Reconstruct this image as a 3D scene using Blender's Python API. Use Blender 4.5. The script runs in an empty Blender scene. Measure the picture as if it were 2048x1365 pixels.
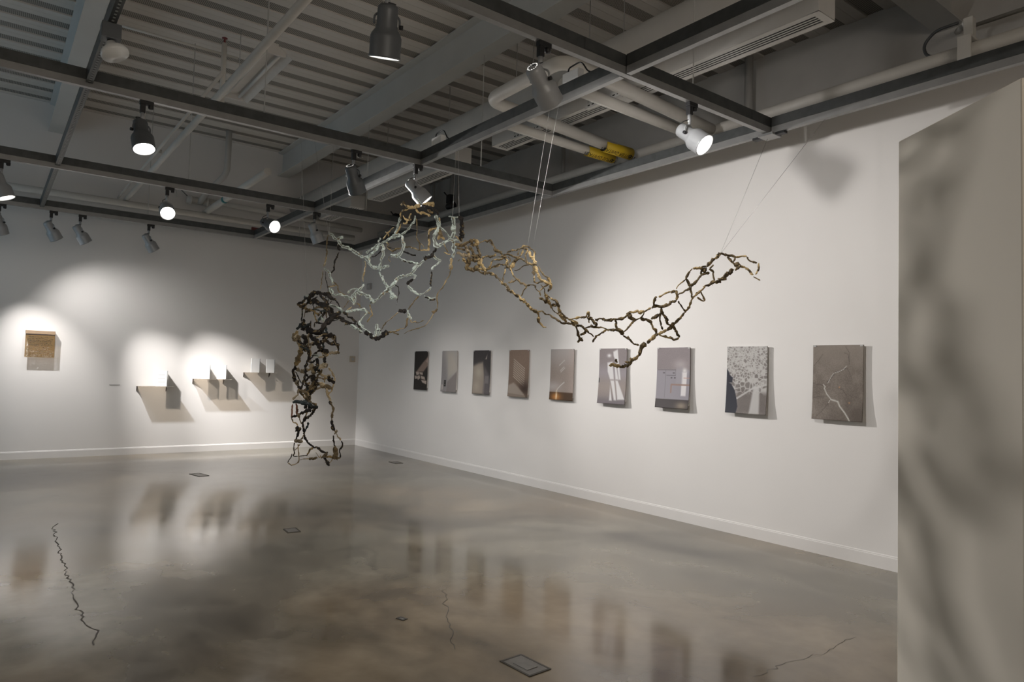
import bpy, bmesh, math, random
from mathutils import Vector, Matrix
import numpy as np

S = bpy.context.scene
COL = S.collection
random.seed(7)
PI = math.pi

# ---------------------------------------------------------------- camera
cam_data = bpy.data.cameras.new('camera')
cam_data.sensor_width = 36.0
cam_data.lens = 1380.256 / 2048 * 36.0
cam_data.clip_start = 0.05
cam = bpy.data.objects.new('camera', cam_data)
COL.objects.link(cam)
yaw, pitch, roll = 0.65160, 0.04613, 0.02872
fw = Vector((-math.cos(yaw)*math.cos(pitch), math.sin(yaw)*math.cos(pitch), math.sin(pitch)))
rt = fw.cross(Vector((0, 0, 1))).normalized()
up = rt.cross(fw)
r2 = math.cos(roll)*rt + math.sin(roll)*up
u2 = -math.sin(roll)*rt + math.cos(roll)*up
m = Matrix((r2, u2, -fw)).transposed().to_4x4()
m.translation = Vector((12.677, -5.866, 1.5))
cam.matrix_world = m
S.camera = cam

# ---------------------------------------------------------------- exposure, world
S.view_settings.view_transform = 'Standard'
S.view_settings.look = 'None'
S.view_settings.gamma = 1.0
S.view_settings.use_curve_mapping = False
S.view_settings.exposure = 0.55
S.cycles.use_denoising = True
S.cycles.max_bounces = 8
S.cycles.diffuse_bounces = 5
S.cycles.sample_clamp_indirect = 4.0
W = bpy.data.worlds.new('world')
S.world = W
W.use_nodes = True
W.node_tree.nodes['Background'].inputs[0].default_value = (0.55, 0.6, 0.7, 1)
W.node_tree.nodes['Background'].inputs[1].default_value = 0.02

# added area fills without a real source: cool at left,
# warm behind the camera
def area(name, loc, rot, size, power, color):
    l = bpy.data.lights.new(name, 'AREA')
    l.shape = 'RECTANGLE'
    l.size, l.size_y = size
    l.energy = power
    l.color = color
    o = bpy.data.objects.new(name, l)
    o.location = loc
    o.rotation_euler = rot
    COL.objects.link(o)
    return o
area('fill_light_left', (2.6, -9.9, 2.4), (PI/2, 0, 0), (4.0, 3.2), 30, (0.5, 0.78, 1.0))
area('fill_light_behind', (17.9, -6.0, 2.2), (0, PI/2, 0), (3.0, 5.0), 80, (1.0, 0.90, 0.78))

# ---------------------------------------------------------------- helpers
def new_mat(name):
    mt = bpy.data.materials.new(name)
    mt.use_nodes = True
    nt = mt.node_tree
    return mt, nt, nt.nodes['Principled BSDF']
def N(nt, t, **kw):
    n = nt.nodes.new(t)
    for k, v in kw.items():
        setattr(n, k, v)
    return n
def simple(name, col, rough=0.6, metal=0.0, var=0.06, scale=8.0, bump=0.0, spec=0.5):
    mt, nt, b = new_mat(name)
    tc = N(nt, 'ShaderNodeTexCoord')
    no = N(nt, 'ShaderNodeTexNoise')
    no.inputs['Scale'].default_value = scale
    no.inputs['Detail'].default_value = 4
    nt.links.new(tc.outputs['Object'], no.inputs['Vector'])
    rp = N(nt, 'ShaderNodeValToRGB')
    rp.color_ramp.elements[0].position = 0.3
    rp.color_ramp.elements[1].position = 0.7
    rp.color_ramp.elements[0].color = tuple(c*(1-var) for c in col) + (1,)
    rp.color_ramp.elements[1].color = tuple(min(1, c*(1+var)) for c in col) + (1,)
    nt.links.new(no.outputs['Fac'], rp.inputs['Fac'])
    nt.links.new(rp.outputs['Color'], b.inputs['Base Color'])
    b.inputs['Roughness'].default_value = rough
    b.inputs['Metallic'].default_value = metal
    b.inputs['Specular IOR Level'].default_value = spec
    if bump:
        bp = N(nt, 'ShaderNodeBump')
        bp.inputs['Strength'].default_value = bump
        bp.inputs['Distance'].default_value = 0.01
        nt.links.new(no.outputs['Fac'], bp.inputs['Height'])
        nt.links.new(bp.outputs['Normal'], b.inputs['Normal'])
    return mt
def emit(name, col, strength):
    mt, nt, b = new_mat(name)
    b.inputs['Base Color'].default_value = (0.8, 0.8, 0.8, 1)
    b.inputs['Emission Color'].default_value = col + (1,)
    b.inputs['Emission Strength'].default_value = strength
    return mt
def attr_mat(name, rough=0.7, bump=0.0, spec=0.3):
    mt, nt, b = new_mat(name)
    a = N(nt, 'ShaderNodeVertexColor', layer_name='Col')
    nt.links.new(a.outputs['Color'], b.inputs['Base Color'])
    b.inputs['Roughness'].default_value = rough
    b.inputs['Specular IOR Level'].default_value = spec
    if bump:
        tc = N(nt, 'ShaderNodeTexCoord')
        no = N(nt, 'ShaderNodeTexNoise')
        no.inputs['Scale'].default_value = 60
        no.inputs['Detail'].default_value = 4
        nt.links.new(tc.outputs['Object'], no.inputs['Vector'])
        bp = N(nt, 'ShaderNodeBump')
        bp.inputs['Strength'].default_value = bump
        bp.inputs['Distance'].default_value = 0.006
        nt.links.new(no.outputs['Fac'], bp.inputs['Height'])
        nt.links.new(bp.outputs['Normal'], b.inputs['Normal'])
    return mt

def box(bm, a, b, mi=0):
    x0, y0, z0 = a; x1, y1, z1 = b
    v = [bm.verts.new(p) for p in ((x0,y0,z0),(x1,y0,z0),(x1,y1,z0),(x0,y1,z0),(x0,y0,z1),(x1,y0,z1),(x1,y1,z1),(x0,y1,z1))]
    for q in ((0,3,2,1),(4,5,6,7),(0,1,5,4),(1,2,6,5),(2,3,7,6),(3,0,4,7)):
        f = bm.faces.new([v[i] for i in q]); f.material_index = mi
    return v
def frame_of(d):
    d = d.normalized()
    a = Vector((0, 0, 1)) if abs(d.z) < 0.9 else Vector((1, 0, 0))
    x = d.cross(a).normalized()
    return x, x.cross(d).normalized()
def tube(bm, pts, r, n=12, cap=True, mi=0, smooth=True):
    pts = [Vector(p) for p in pts]
    rings = []
    x = y = None
    for i, p in enumerate(pts):
        if i == 0: d = pts[1]-pts[0]
        elif i == len(pts)-1: d = pts[-1]-pts[-2]
        else: d = (pts[i+1]-p).normalized() + (p-pts[i-1]).normalized()
        d.normalize()
        if x is None: x, y = frame_of(d)
        else:
            x = (x - d*x.dot(d)).normalized(); y = x.cross(d).normalized()
        rr = r[i] if isinstance(r, (list, tuple)) else r
        rings.append([bm.verts.new(p + (x*math.cos(2*PI*k/n) + y*math.sin(2*PI*k/n))*rr) for k in range(n)])
    for a, b in zip(rings, rings[1:]):
        for k in range(n):
            f = bm.faces.new((a[k], a[(k+1) % n], b[(k+1) % n], b[k])); f.smooth = smooth; f.material_index = mi
    if cap:
        for rg in (rings[0], rings[-1]):
            f = bm.faces.new(rg); f.material_index = mi
    return rings
def bend(pts, rad=0.15, n=5):
    """polyline with its corners rounded"""
    pts = [Vector(p) for p in pts]
    out = [pts[0]]
    for a, b, c in zip(pts, pts[1:], pts[2:]):
        u = (a-b); w = (c-b)
        q = min(rad, u.length*0.45, w.length*0.45)
        p0 = b + u.normalized()*q; p1 = b + w.normalized()*q
        for k in range(n+1):
            t = k/n
            out.append(p0*(1-t)**2 + b*2*t*(1-t) + p1*t*t)
    out.append(pts[-1])
    return out
def lathe(bm, prof, n=28, mi=0, axis=None, origin=(0,0,0), smooth=True):
    """profile of (radius, distance along axis)"""
    ax = Vector(axis) if axis is not None else Vector((0,0,1))
    ax.normalize()
    x, y = frame_of(ax)
    o = Vector(origin)
    rings = []
    for r, h in prof:
        if r < 1e-6: rings.append([bm.verts.new(o + ax*h)])
        else: rings.append([bm.verts.new(o + ax*h + (x*math.cos(2*PI*k/n)+y*math.sin(2*PI*k/n))*r) for k in range(n)])
    for a, b in zip(rings, rings[1:]):
        if len(a) == 1 and len(b) == 1: continue
        for k in range(n):
            if len(a) == 1: f = bm.faces.new((a[0], b[(k+1) % n], b[k]))
            elif len(b) == 1: f = bm.faces.new((a[k], a[(k+1) % n], b[0]))
            else: f = bm.faces.new((a[k], a[(k+1) % n], b[(k+1) % n], b[k]))
            f.smooth = smooth; f.material_index = mi
def obj(name, bm, mats, parent=None, bevel=0.0):
    me = bpy.data.meshes.new(name)
    bmesh.ops.recalc_face_normals(bm, faces=bm.faces)
    bm.to_mesh(me); bm.free()
    o = bpy.data.objects.new(name, me)
    for mt in (mats if isinstance(mats, (list, tuple)) else [mats]):
        me.materials.append(mt)
    COL.objects.link(o)
    if parent is not None: o.parent = parent
    if bevel:
        md = o.modifiers.new('bevel', 'BEVEL'); md.width = bevel; md.segments = 2; md.limit_method = 'ANGLE'
    return o
def tag(o, label, cat, group=None):
    o['label'] = label; o['category'] = cat
    if group: o['group'] = group
    return o
def thing(name, label, cat, loc=(0,0,0), group=None):
    o = bpy.data.objects.new(name, None)
    o.empty_display_size = 0.1
    o.location = loc
    COL.objects.link(o)
    return tag(o, label, cat, group)
def struct(name, bm, mats, parent=None, bevel=0.0):
    o = obj(name, bm, mats, parent, bevel)
    o['kind'] = 'structure'
    return o
def B(*boxes):
    bm = bmesh.new()
    for a, b in boxes: box(bm, a, b)
    return bm
def TB(pts, r, n=12):
    bm = bmesh.new(); tube(bm, pts, r, n); return bm

# ---------------------------------------------------------------- materials
M_wall = simple('white wall paint', (0.72, 0.70, 0.68), 0.75, var=0.012, scale=1.5, bump=0.02, spec=0.2)
M_ext = simple('grey painted block', (0.66, 0.64, 0.61), 0.85, var=0.05, scale=3, bump=0.05, spec=0.2)
M_panel = simple('warm white partition paint', (0.80, 0.74, 0.64), 0.8, var=0.012, scale=1.5, spec=0.2)
M_base = simple('white skirting paint', (0.70, 0.68, 0.66), 0.75, var=0.01, spec=0.15)
M_deck = simple('painted steel deck', (0.62, 0.59, 0.545), 0.6, var=0.04, scale=2)
M_beam = simple('painted steel beam', (0.56, 0.56, 0.54), 0.5, var=0.04, scale=2)
M_pipe = simple('cream painted pipe', (0.62, 0.60, 0.56), 0.5, var=0.04, scale=5)
M_pipe2 = simple('grey painted pipe', (0.5, 0.49, 0.47), 0.5, var=0.04, scale=5)
M_diff = simple('grey painted sheet metal', (0.66, 0.64, 0.61), 0.45, var=0.03)
M_black = simple('black plastic', (0.012, 0.012, 0.013), 0.5, var=0.1)
M_slot = simple('dark opening', (0.008, 0.008, 0.008), 0.9, var=0.1)
M_strut = simple('dark galvanised strut', (0.085, 0.09, 0.09), 0.45, 0.6, var=0.15, scale=14)
M_rail = simple('grey aluminium track', (0.30, 0.30, 0.295), 0.35, 0.5, var=0.08, scale=10)
M_spot = simple('silver grey lamp enamel', (0.36, 0.37, 0.38), 0.4, 0.2, var=0.03)
M_spotdark = simple('dark grey lamp enamel', (0.11, 0.118, 0.125), 0.42, 0.2, var=0.04)
M_inner = simple('bright lamp reflector', (0.85, 0.85, 0.84), 0.3, 0.0, var=0.01)
M_lens = emit('lit lamp lens', (1.0, 0.97, 0.92), 14.0)
M_vent = emit('lamp light in the rear vents', (1.0, 0.97, 0.9), 1.3)
M_yellow = simple('yellow pipe marker', (0.62, 0.42, 0.02), 0.5, var=0.05)
M_ink = simple('black ink', (0.015, 0.013, 0.01), 0.7, var=0.05)
M_white = simple('white card', (0.85, 0.85, 0.84), 0.7, var=0.01)
M_paper = simple('book paper', (0.82, 0.81, 0.78), 0.85, var=0.02, scale=40)
M_cover = simple('black book cloth', (0.02, 0.02, 0.022), 0.7, var=0.1)
M_shelf = simple('white lacquered shelf', (0.74, 0.72, 0.69), 0.5, var=0.02)
M_brack = simple('dark bracket steel', (0.05, 0.035, 0.03), 0.5, var=0.1)
M_kraft = simple('brown kraft sheet', (0.27, 0.185, 0.10), 0.7, var=0.08, scale=30)
def sheet_mat(name, col, tint, fac, rough):
    mt, nt, b = new_mat(name)
    b.inputs['Base Color'].default_value = col + (1,)
    b.inputs['Roughness'].default_value = rough
    tr = N(nt, 'ShaderNodeBsdfTransparent'); tr.inputs['Color'].default_value = tint + (1,)
    no = N(nt, 'ShaderNodeTexNoise'); no.inputs['Scale'].default_value = 20
    mr = N(nt, 'ShaderNodeMapRange'); mr.inputs['To Min'].default_value = fac-.04; mr.inputs['To Max'].default_value = fac+.04
    nt.links.new(no.outputs['Fac'], mr.inputs['Value'])
    mx = N(nt, 'ShaderNodeMixShader')
    nt.links.new(mr.outputs['Result'], mx.inputs['Fac']); nt.links.new(b.outputs[0], mx.inputs[1]); nt.links.new(tr.outputs[0], mx.inputs[2])
    nt.links.new(mx.outputs[0], nt.nodes['Material Output'].inputs['Surface'])
    return mt
M_acryl = sheet_mat('clear acrylic shelf', (.7, .68, .64), (.90, .84, .76), .74, .15)
M_film = sheet_mat('translucent brown film', (.25, .165, .075), (.82, .70, .54), .5, .5)
M_kraft2 = simple('brown kraft strip', (0.30, 0.21, 0.135), 0.7, var=0.05, scale=30)
M_beige = simple('beige plastic', (0.45, 0.38, 0.29), 0.5, var=0.04)
M_gplast = simple('grey plastic', (0.4, 0.39, 0.38), 0.5, var=0.04)
M_teal = simple('teal marker band', (0.0, 0.16, 0.17), 0.5, var=0.05)
M_red = simple('dark red tag', (0.16, 0.03, 0.03), 0.5, var=0.05)
M_steel = simple('floor box steel', (0.17, 0.16, 0.145), 0.4, 0.5, var=0.1, scale=25)
M_crack = simple('dark crack', (0.05, 0.044, 0.035), 0.9, var=0.2, scale=40)
M_wire = simple('nylon line', (0.42, 0.41, 0.40), 0.2, 0.0, var=0.05)
M_sculpt = attr_mat('painted pulp strands', 0.75, 0.7)
M_print = attr_mat('matte photographic print', 0.55)
M_bulb = simple('unlit tube glass', (0.7, 0.7, 0.68), 0.2, var=0.01)

# perforated flutes of the acoustic deck
mt, nt, b = new_mat('perforated flute metal')
tc = N(nt, 'ShaderNodeTexCoord'); vo = N(nt, 'ShaderNodeTexVoronoi')
vo.inputs['Scale'].default_value = 55; vo.inputs['Randomness'].default_value = 0.0
nt.links.new(tc.outputs['Object'], vo.inputs['Vector'])
rp = N(nt, 'ShaderNodeValToRGB')
rp.color_ramp.elements[0].position = 0.32; rp.color_ramp.elements[0].color = (0.06, 0.056, 0.05, 1)
rp.color_ramp.elements[1].position = 0.42; rp.color_ramp.elements[1].color = (0.42, 0.39, 0.345, 1)
nt.links.new(vo.outputs['Distance'], rp.inputs['Fac'])
nt.links.new(rp.outputs['Color'], b.inputs['Base Color'])
b.inputs['Roughness'].default_value = 0.7
M_perf = mt

# slotted strut: a row of long punched holes on its underside
mt, nt, b = new_mat('slotted strut metal')
tc = N(nt, 'ShaderNodeTexCoord'); sp = N(nt, 'ShaderNodeSeparateXYZ')
nt.links.new(tc.outputs['Object'], sp.inputs[0])
m1 = N(nt, 'ShaderNodeMath', operation='MULTIPLY'); m1.inputs[1].default_value = 20.0
nt.links.new(sp.outputs['X'], m1.inputs[0])
m2 = N(nt, 'ShaderNodeMath', operation='FRACT'); nt.links.new(m1.outputs[0], m2.inputs[0])
m3 = N(nt, 'ShaderNodeMath', operation='LESS_THAN'); m3.inputs[1].default_value = 0.45
nt.links.new(m2.outputs[0], m3.inputs[0])
mx = N(nt, 'ShaderNodeMix', data_type='RGBA')
nt.links.new(m3.outputs[0], mx.inputs['Factor'])
mx.inputs['A'].default_value = (0.03, 0.03, 0.03, 1); mx.inputs['B'].default_value = (0.30, 0.31, 0.29, 1)
nt.links.new(mx.outputs['Result'], b.inputs['Base Color'])
b.inputs['Roughness'].default_value = 0.6
M_hole = mt

# polished concrete
mt, nt, b = new_mat('polished concrete')
tc = N(nt, 'ShaderNodeTexCoord')
n1 = N(nt, 'ShaderNodeTexNoise'); n1.inputs['Scale'].default_value = 0.55; n1.inputs['Detail'].default_value = 6; n1.inputs['Roughness'].default_value = 0.5; n1.inputs['Distortion'].default_value = 0.9
n2 = N(nt, 'ShaderNodeTexNoise'); n2.inputs['Scale'].default_value = 3.5; n2.inputs['Detail'].default_value = 5; n2.inputs['Distortion'].default_value = 0.3
n3 = N(nt, 'ShaderNodeTexNoise'); n3.inputs['Scale'].default_value = 0.35; n3.inputs['Detail'].default_value = 3
for n_ in (n1, n2, n3): nt.links.new(tc.outputs['Object'], n_.inputs['Vector'])
r1 = N(nt, 'ShaderNodeValToRGB')
e = r1.color_ramp.elements
e[0].position = 0.32; e[0].color = (0.058, 0.047, 0.033, 1)
e[1].position = 0.68; e[1].color = (0.23, 0.20, 0.158, 1)
k = e.new(0.47); k.color = (0.135, 0.115, 0.087, 1)
nt.links.new(n1.outputs['Fac'], r1.inputs['Fac'])
r2_ = N(nt, 'ShaderNodeValToRGB')
r2_.color_ramp.elements[0].position = 0.35; r2_.color_ramp.elements[0].color = (0.84, 0.83, 0.82, 1)
r2_.color_ramp.elements[1].position = 0.65; r2_.color_ramp.elements[1].color = (1.1, 1.09, 1.07, 1)
nt.links.new(n2.outputs['Fac'], r2_.inputs['Fac'])
mx = N(nt, 'ShaderNodeMix', data_type='RGBA', blend_type='MULTIPLY'); mx.inputs['Factor'].default_value = 1.0
nt.links.new(r1.outputs['Color'], mx.inputs['A']); nt.links.new(r2_.outputs['Color'], mx.inputs['B'])
r3 = N(nt, 'ShaderNodeValToRGB')
r3.color_ramp.elements[0].position = 0.4; r3.color_ramp.elements[0].color = (1.06, 0.97, 0.84, 1)
r3.color_ramp.elements[1].position = 0.6; r3.color_ramp.elements[1].color = (0.93, 0.98, 0.98, 1)
nt.links.new(n3.outputs['Fac'], r3.inputs['Fac'])
mx2 = N(nt, 'ShaderNodeMix', data_type='RGBA', blend_type='MULTIPLY'); mx2.inputs['Factor'].default_value = 1.0
nt.links.new(mx.outputs['Result'], mx2.inputs['A']); nt.links.new(r3.outputs['Color'], mx2.inputs['B'])
nt.links.new(mx2.outputs['Result'], b.inputs['Base Color'])
mr = N(nt, 'ShaderNodeMapRange'); mr.inputs['From Min'].default_value = 0.3; mr.inputs['From Max'].default_value = 0.7
mr.inputs['To Min'].default_value = 0.09; mr.inputs['To Max'].default_value = 0.15
nt.links.new(n2.outputs['Fac'], mr.inputs['Value'])
nt.links.new(mr.outputs['Result'], b.inputs['Roughness'])
b.inputs['IOR'].default_value = 1.85
M_floor = mt

# ---------------------------------------------------------------- setting
ZD = 5.44                                        # underside of the steel deck
X1, Y0, YE = 18.0, -10.0, 1.5
bm = B(((-0.15, Y0-0.15, -0.2), (X1+0.15, YE+0.15, 0.0)))
floor = struct('floor', bm, M_floor)
# ceiling: fluted acoustic deck, flutes run across the room
bm = bmesh.new()
P = 0.413; x = -0.1 - 0.05
top = ZD + 0.016
while x < X1 + 0.1:
    y0, y1 = Y0 - 0.1, YE + 0.1
    def strip(pts, mi):
        for (xa, za), (xb, zb) in zip(pts, pts[1:]):
            f = bm.faces.new([bm.verts.new(q) for q in ((xa, y0, za), (xb, y0, zb), (xb, y1, zb), (xa, y1, za))]); f.material_index = mi
    strip([(x, ZD), (x+0.119, ZD), (x+0.1195, ZD+0.006), (x+0.1225, ZD+0.006), (x+0.123, ZD), (x+0.226, ZD), (x+0.23, top)], 0)
    strip([(x+0.23, top), (x+0.409, top)], 1)
    strip([(x+0.409, top), (x+P, ZD)], 0)
    x += P
box(bm, (-0.15, Y0-0.15, ZD+0.12), (X1+0.15, YE+0.15, ZD+0.2))
ceiling = struct('ceiling', bm, [M_deck, M_perf])
struct('wall_back', B(((-0.15, Y0, 0.0), (0.0, YE, ZD+0.12))), M_wall)
struct('wall_right', B(((0.0, 0.0, 0.0), (X1, 0.14, 3.88))), M_wall)
struct('wall_outer', B(((-0.15, YE, 0.0), (X1, YE+0.15, ZD+0.12))), M_ext)
struct('wall_left', B(((-0.15, Y0-0.15, 0.0), (X1+0.15, Y0, ZD+0.12))), M_wall)
struct('wall_front', B(((X1, Y0, 0.0), (X1+0.15, YE+0.15, ZD+0.12))), M_wall)
def base_profile(bm, p0, p1, nrm):
    """skirting board with a small moulded top"""
    p0 = Vector(p0); p1 = Vector(p1); nrm = Vector(nrm)
    prof = [(0, 0), (0.012, 0), (0.012, 0.100), (0.008, 0.106), (0.008, 0.112), (0.003, 0.118), (0, 0.118)]
    ra = [bm.verts.new(p0 + nrm*a + Vector((0, 0, h))) for a, h in prof]
    rb = [bm.verts.new(p1 + nrm*a + Vector((0, 0, h))) for a, h in prof]
    for i in range(len(prof)):
        j = (i+1) % len(prof); bm.faces.new((ra[i], ra[j], rb[j], rb[i]))
    bm.faces.new(ra); bm.faces.new(rb)
bm = bmesh.new(); base_profile(bm, (0, Y0, 0), (0, 0, 0), (1, 0, 0)); struct('baseboard_back', bm, M_base)
bm = bmesh.new(); base_profile(bm, (0.017, 0, 0), (X1, 0, 0), (0, -1, 0)); struct('baseboard_right', bm, M_base)
# made-up frames around the two added fill lights, both out of view
def opening(name, pts):
    bm = bmesh.new()
    for a, c in pts: box(bm, a, c)
    return struct(name, bm, M_base, bevel=.004)
opening('fill_frame_left', [((.5, Y0, .7), (.6, Y0+.08, 4.1)), ((4.6, Y0, .7), (4.7, Y0+.08, 4.1)), ((.6, Y0, .7), (4.6, Y0+.08, .8)), ((.6, Y0, 4.0), (4.6, Y0+.08, 4.1))])
opening('fill_frame_behind', [((X1-.08, -8.6, 0), (X1, -8.5, 3.8)), ((X1-.08, -3.5, 0), (X1, -3.4, 3.8)), ((X1-.08, -8.5, 3.7), (X1, -3.5, 3.8))])
# free-standing angled partition at the right edge
A = Vector((11.450, -3.035, 0)); Bp = Vector((11.955, -3.362, 0)); d = (Bp-A).normalized()
nb = Vector((-d.y, d.x, 0)); nb = nb if nb.dot(Vector((1, 1, 0))) > 0 else -nb
bm = bmesh.new()
q = [A, Bp, Bp+nb*0.9, A+nb*0.9]
lo = [bm.verts.new(v) for v in q]; hi = [bm.verts.new(v+Vector((0, 0, 2.46))) for v in q]
bm.faces.new(lo); bm.faces.new(hi)
for i in range(4): bm.faces.new((lo[i], lo[(i+1) % 4], hi[(i+1) % 4], hi[i]))
struct('wall_partition', bm, M_panel, bevel=0.006)

# beams: wide flange steel painted over
def ibeam(name, p0, p1, w, h, z):
    bm = bmesh.new()
    p0 = Vector(p0); p1 = Vector(p1); dr = (p1-p0).normalized(); s = Vector((-dr.y, dr.x, 0))
    prof = [(-w/2, 0), (w/2, 0), (w/2, .018), (.02, .03), (.02, h-.03), (w/2, h-.018), (w/2, h), (-w/2, h), (-w/2, h-.018), (-.02, h-.03), (-.02, .03), (-w/2, .018)]
    ra = [bm.verts.new(p0+s*a+Vector((0, 0, z+c))) for a, c in prof]
    rb = [bm.verts.new(p1+s*a+Vector((0, 0, z+c))) for a, c in prof]
    n = len(prof)
    for i in range(n): bm.faces.new((ra[i], ra[(i+1) % n], rb[(i+1) % n], rb[i]))
    bm.faces.new(ra); bm.faces.new(rb)
    return struct(name, bm, M_beam)
ibeam('ceiling_beam', (0.0, -1.64, 0), (13.6, -1.64, 0), 0.21, ZD-5.0, 5.0)
ibeam('ceiling_beam', (0.0, -5.17, 0), (13.6, -5.17, 0), 0.19, ZD-5.0, 5.0)
ibeam('ceiling_beam', (9.96, -1.52, 0), (9.96, YE, 0), 0.26, ZD-5.0, 5.0)

# hairline cracks in the concrete
def crack(pts, w):
    bm = bmesh.new(); pl = []
    for (xa, ya), (xb, yb) in zip(pts, pts[1:]):
        n = max(2, int(math.hypot(xb-xa, yb-ya)/0.045))
        for k in range(n): pl.append((xa+(xb-xa)*k/n + random.uniform(-.018, .018), ya+(yb-ya)*k/n + random.uniform(-.018, .018)))
    pl.append(pts[-1])
    prev = None
    for i, (a, c) in enumerate(pl):
        ww = w*random.uniform(.35, 1.0)
        a2, c2 = pl[min(i+1, len(pl)-1)]; a1, c1 = pl[max(i-1, 0)]
        dv = Vector((a2-a1, c2-c1, 0)).normalized(); s = Vector((-dv.y, dv.x, 0))
        cur = (bm.verts.new(Vector((a, c, .0012))+s*ww), bm.verts.new(Vector((a, c, .0012))-s*ww))
        if prev: bm.faces.new((prev[0], prev[1], cur[1], cur[0]))
        prev = cur
    return struct('floor_crack', bm, M_crack, floor)
crack([(5.1, -5.24), (5.23, -5.30), (5.86, -5.31), (6.55, -5.33), (7.31, -5.33), (7.6, -5.34), (7.97, -5.33), (8.26, -5.29), (8.41, -5.33)], .005)
crack([(8.6, -3.28), (9.02, -3.52), (9.5, -3.77)], .0025)
crack([(10.61, -2.7), (10.62, -2.33), (10.65, -2.12), (10.64, -1.7)], .0016)
crack([(1.7, -4.45), (1.95, -4.2), (2.35, -3.7), (2.55, -3.35)], .0014)

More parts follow.
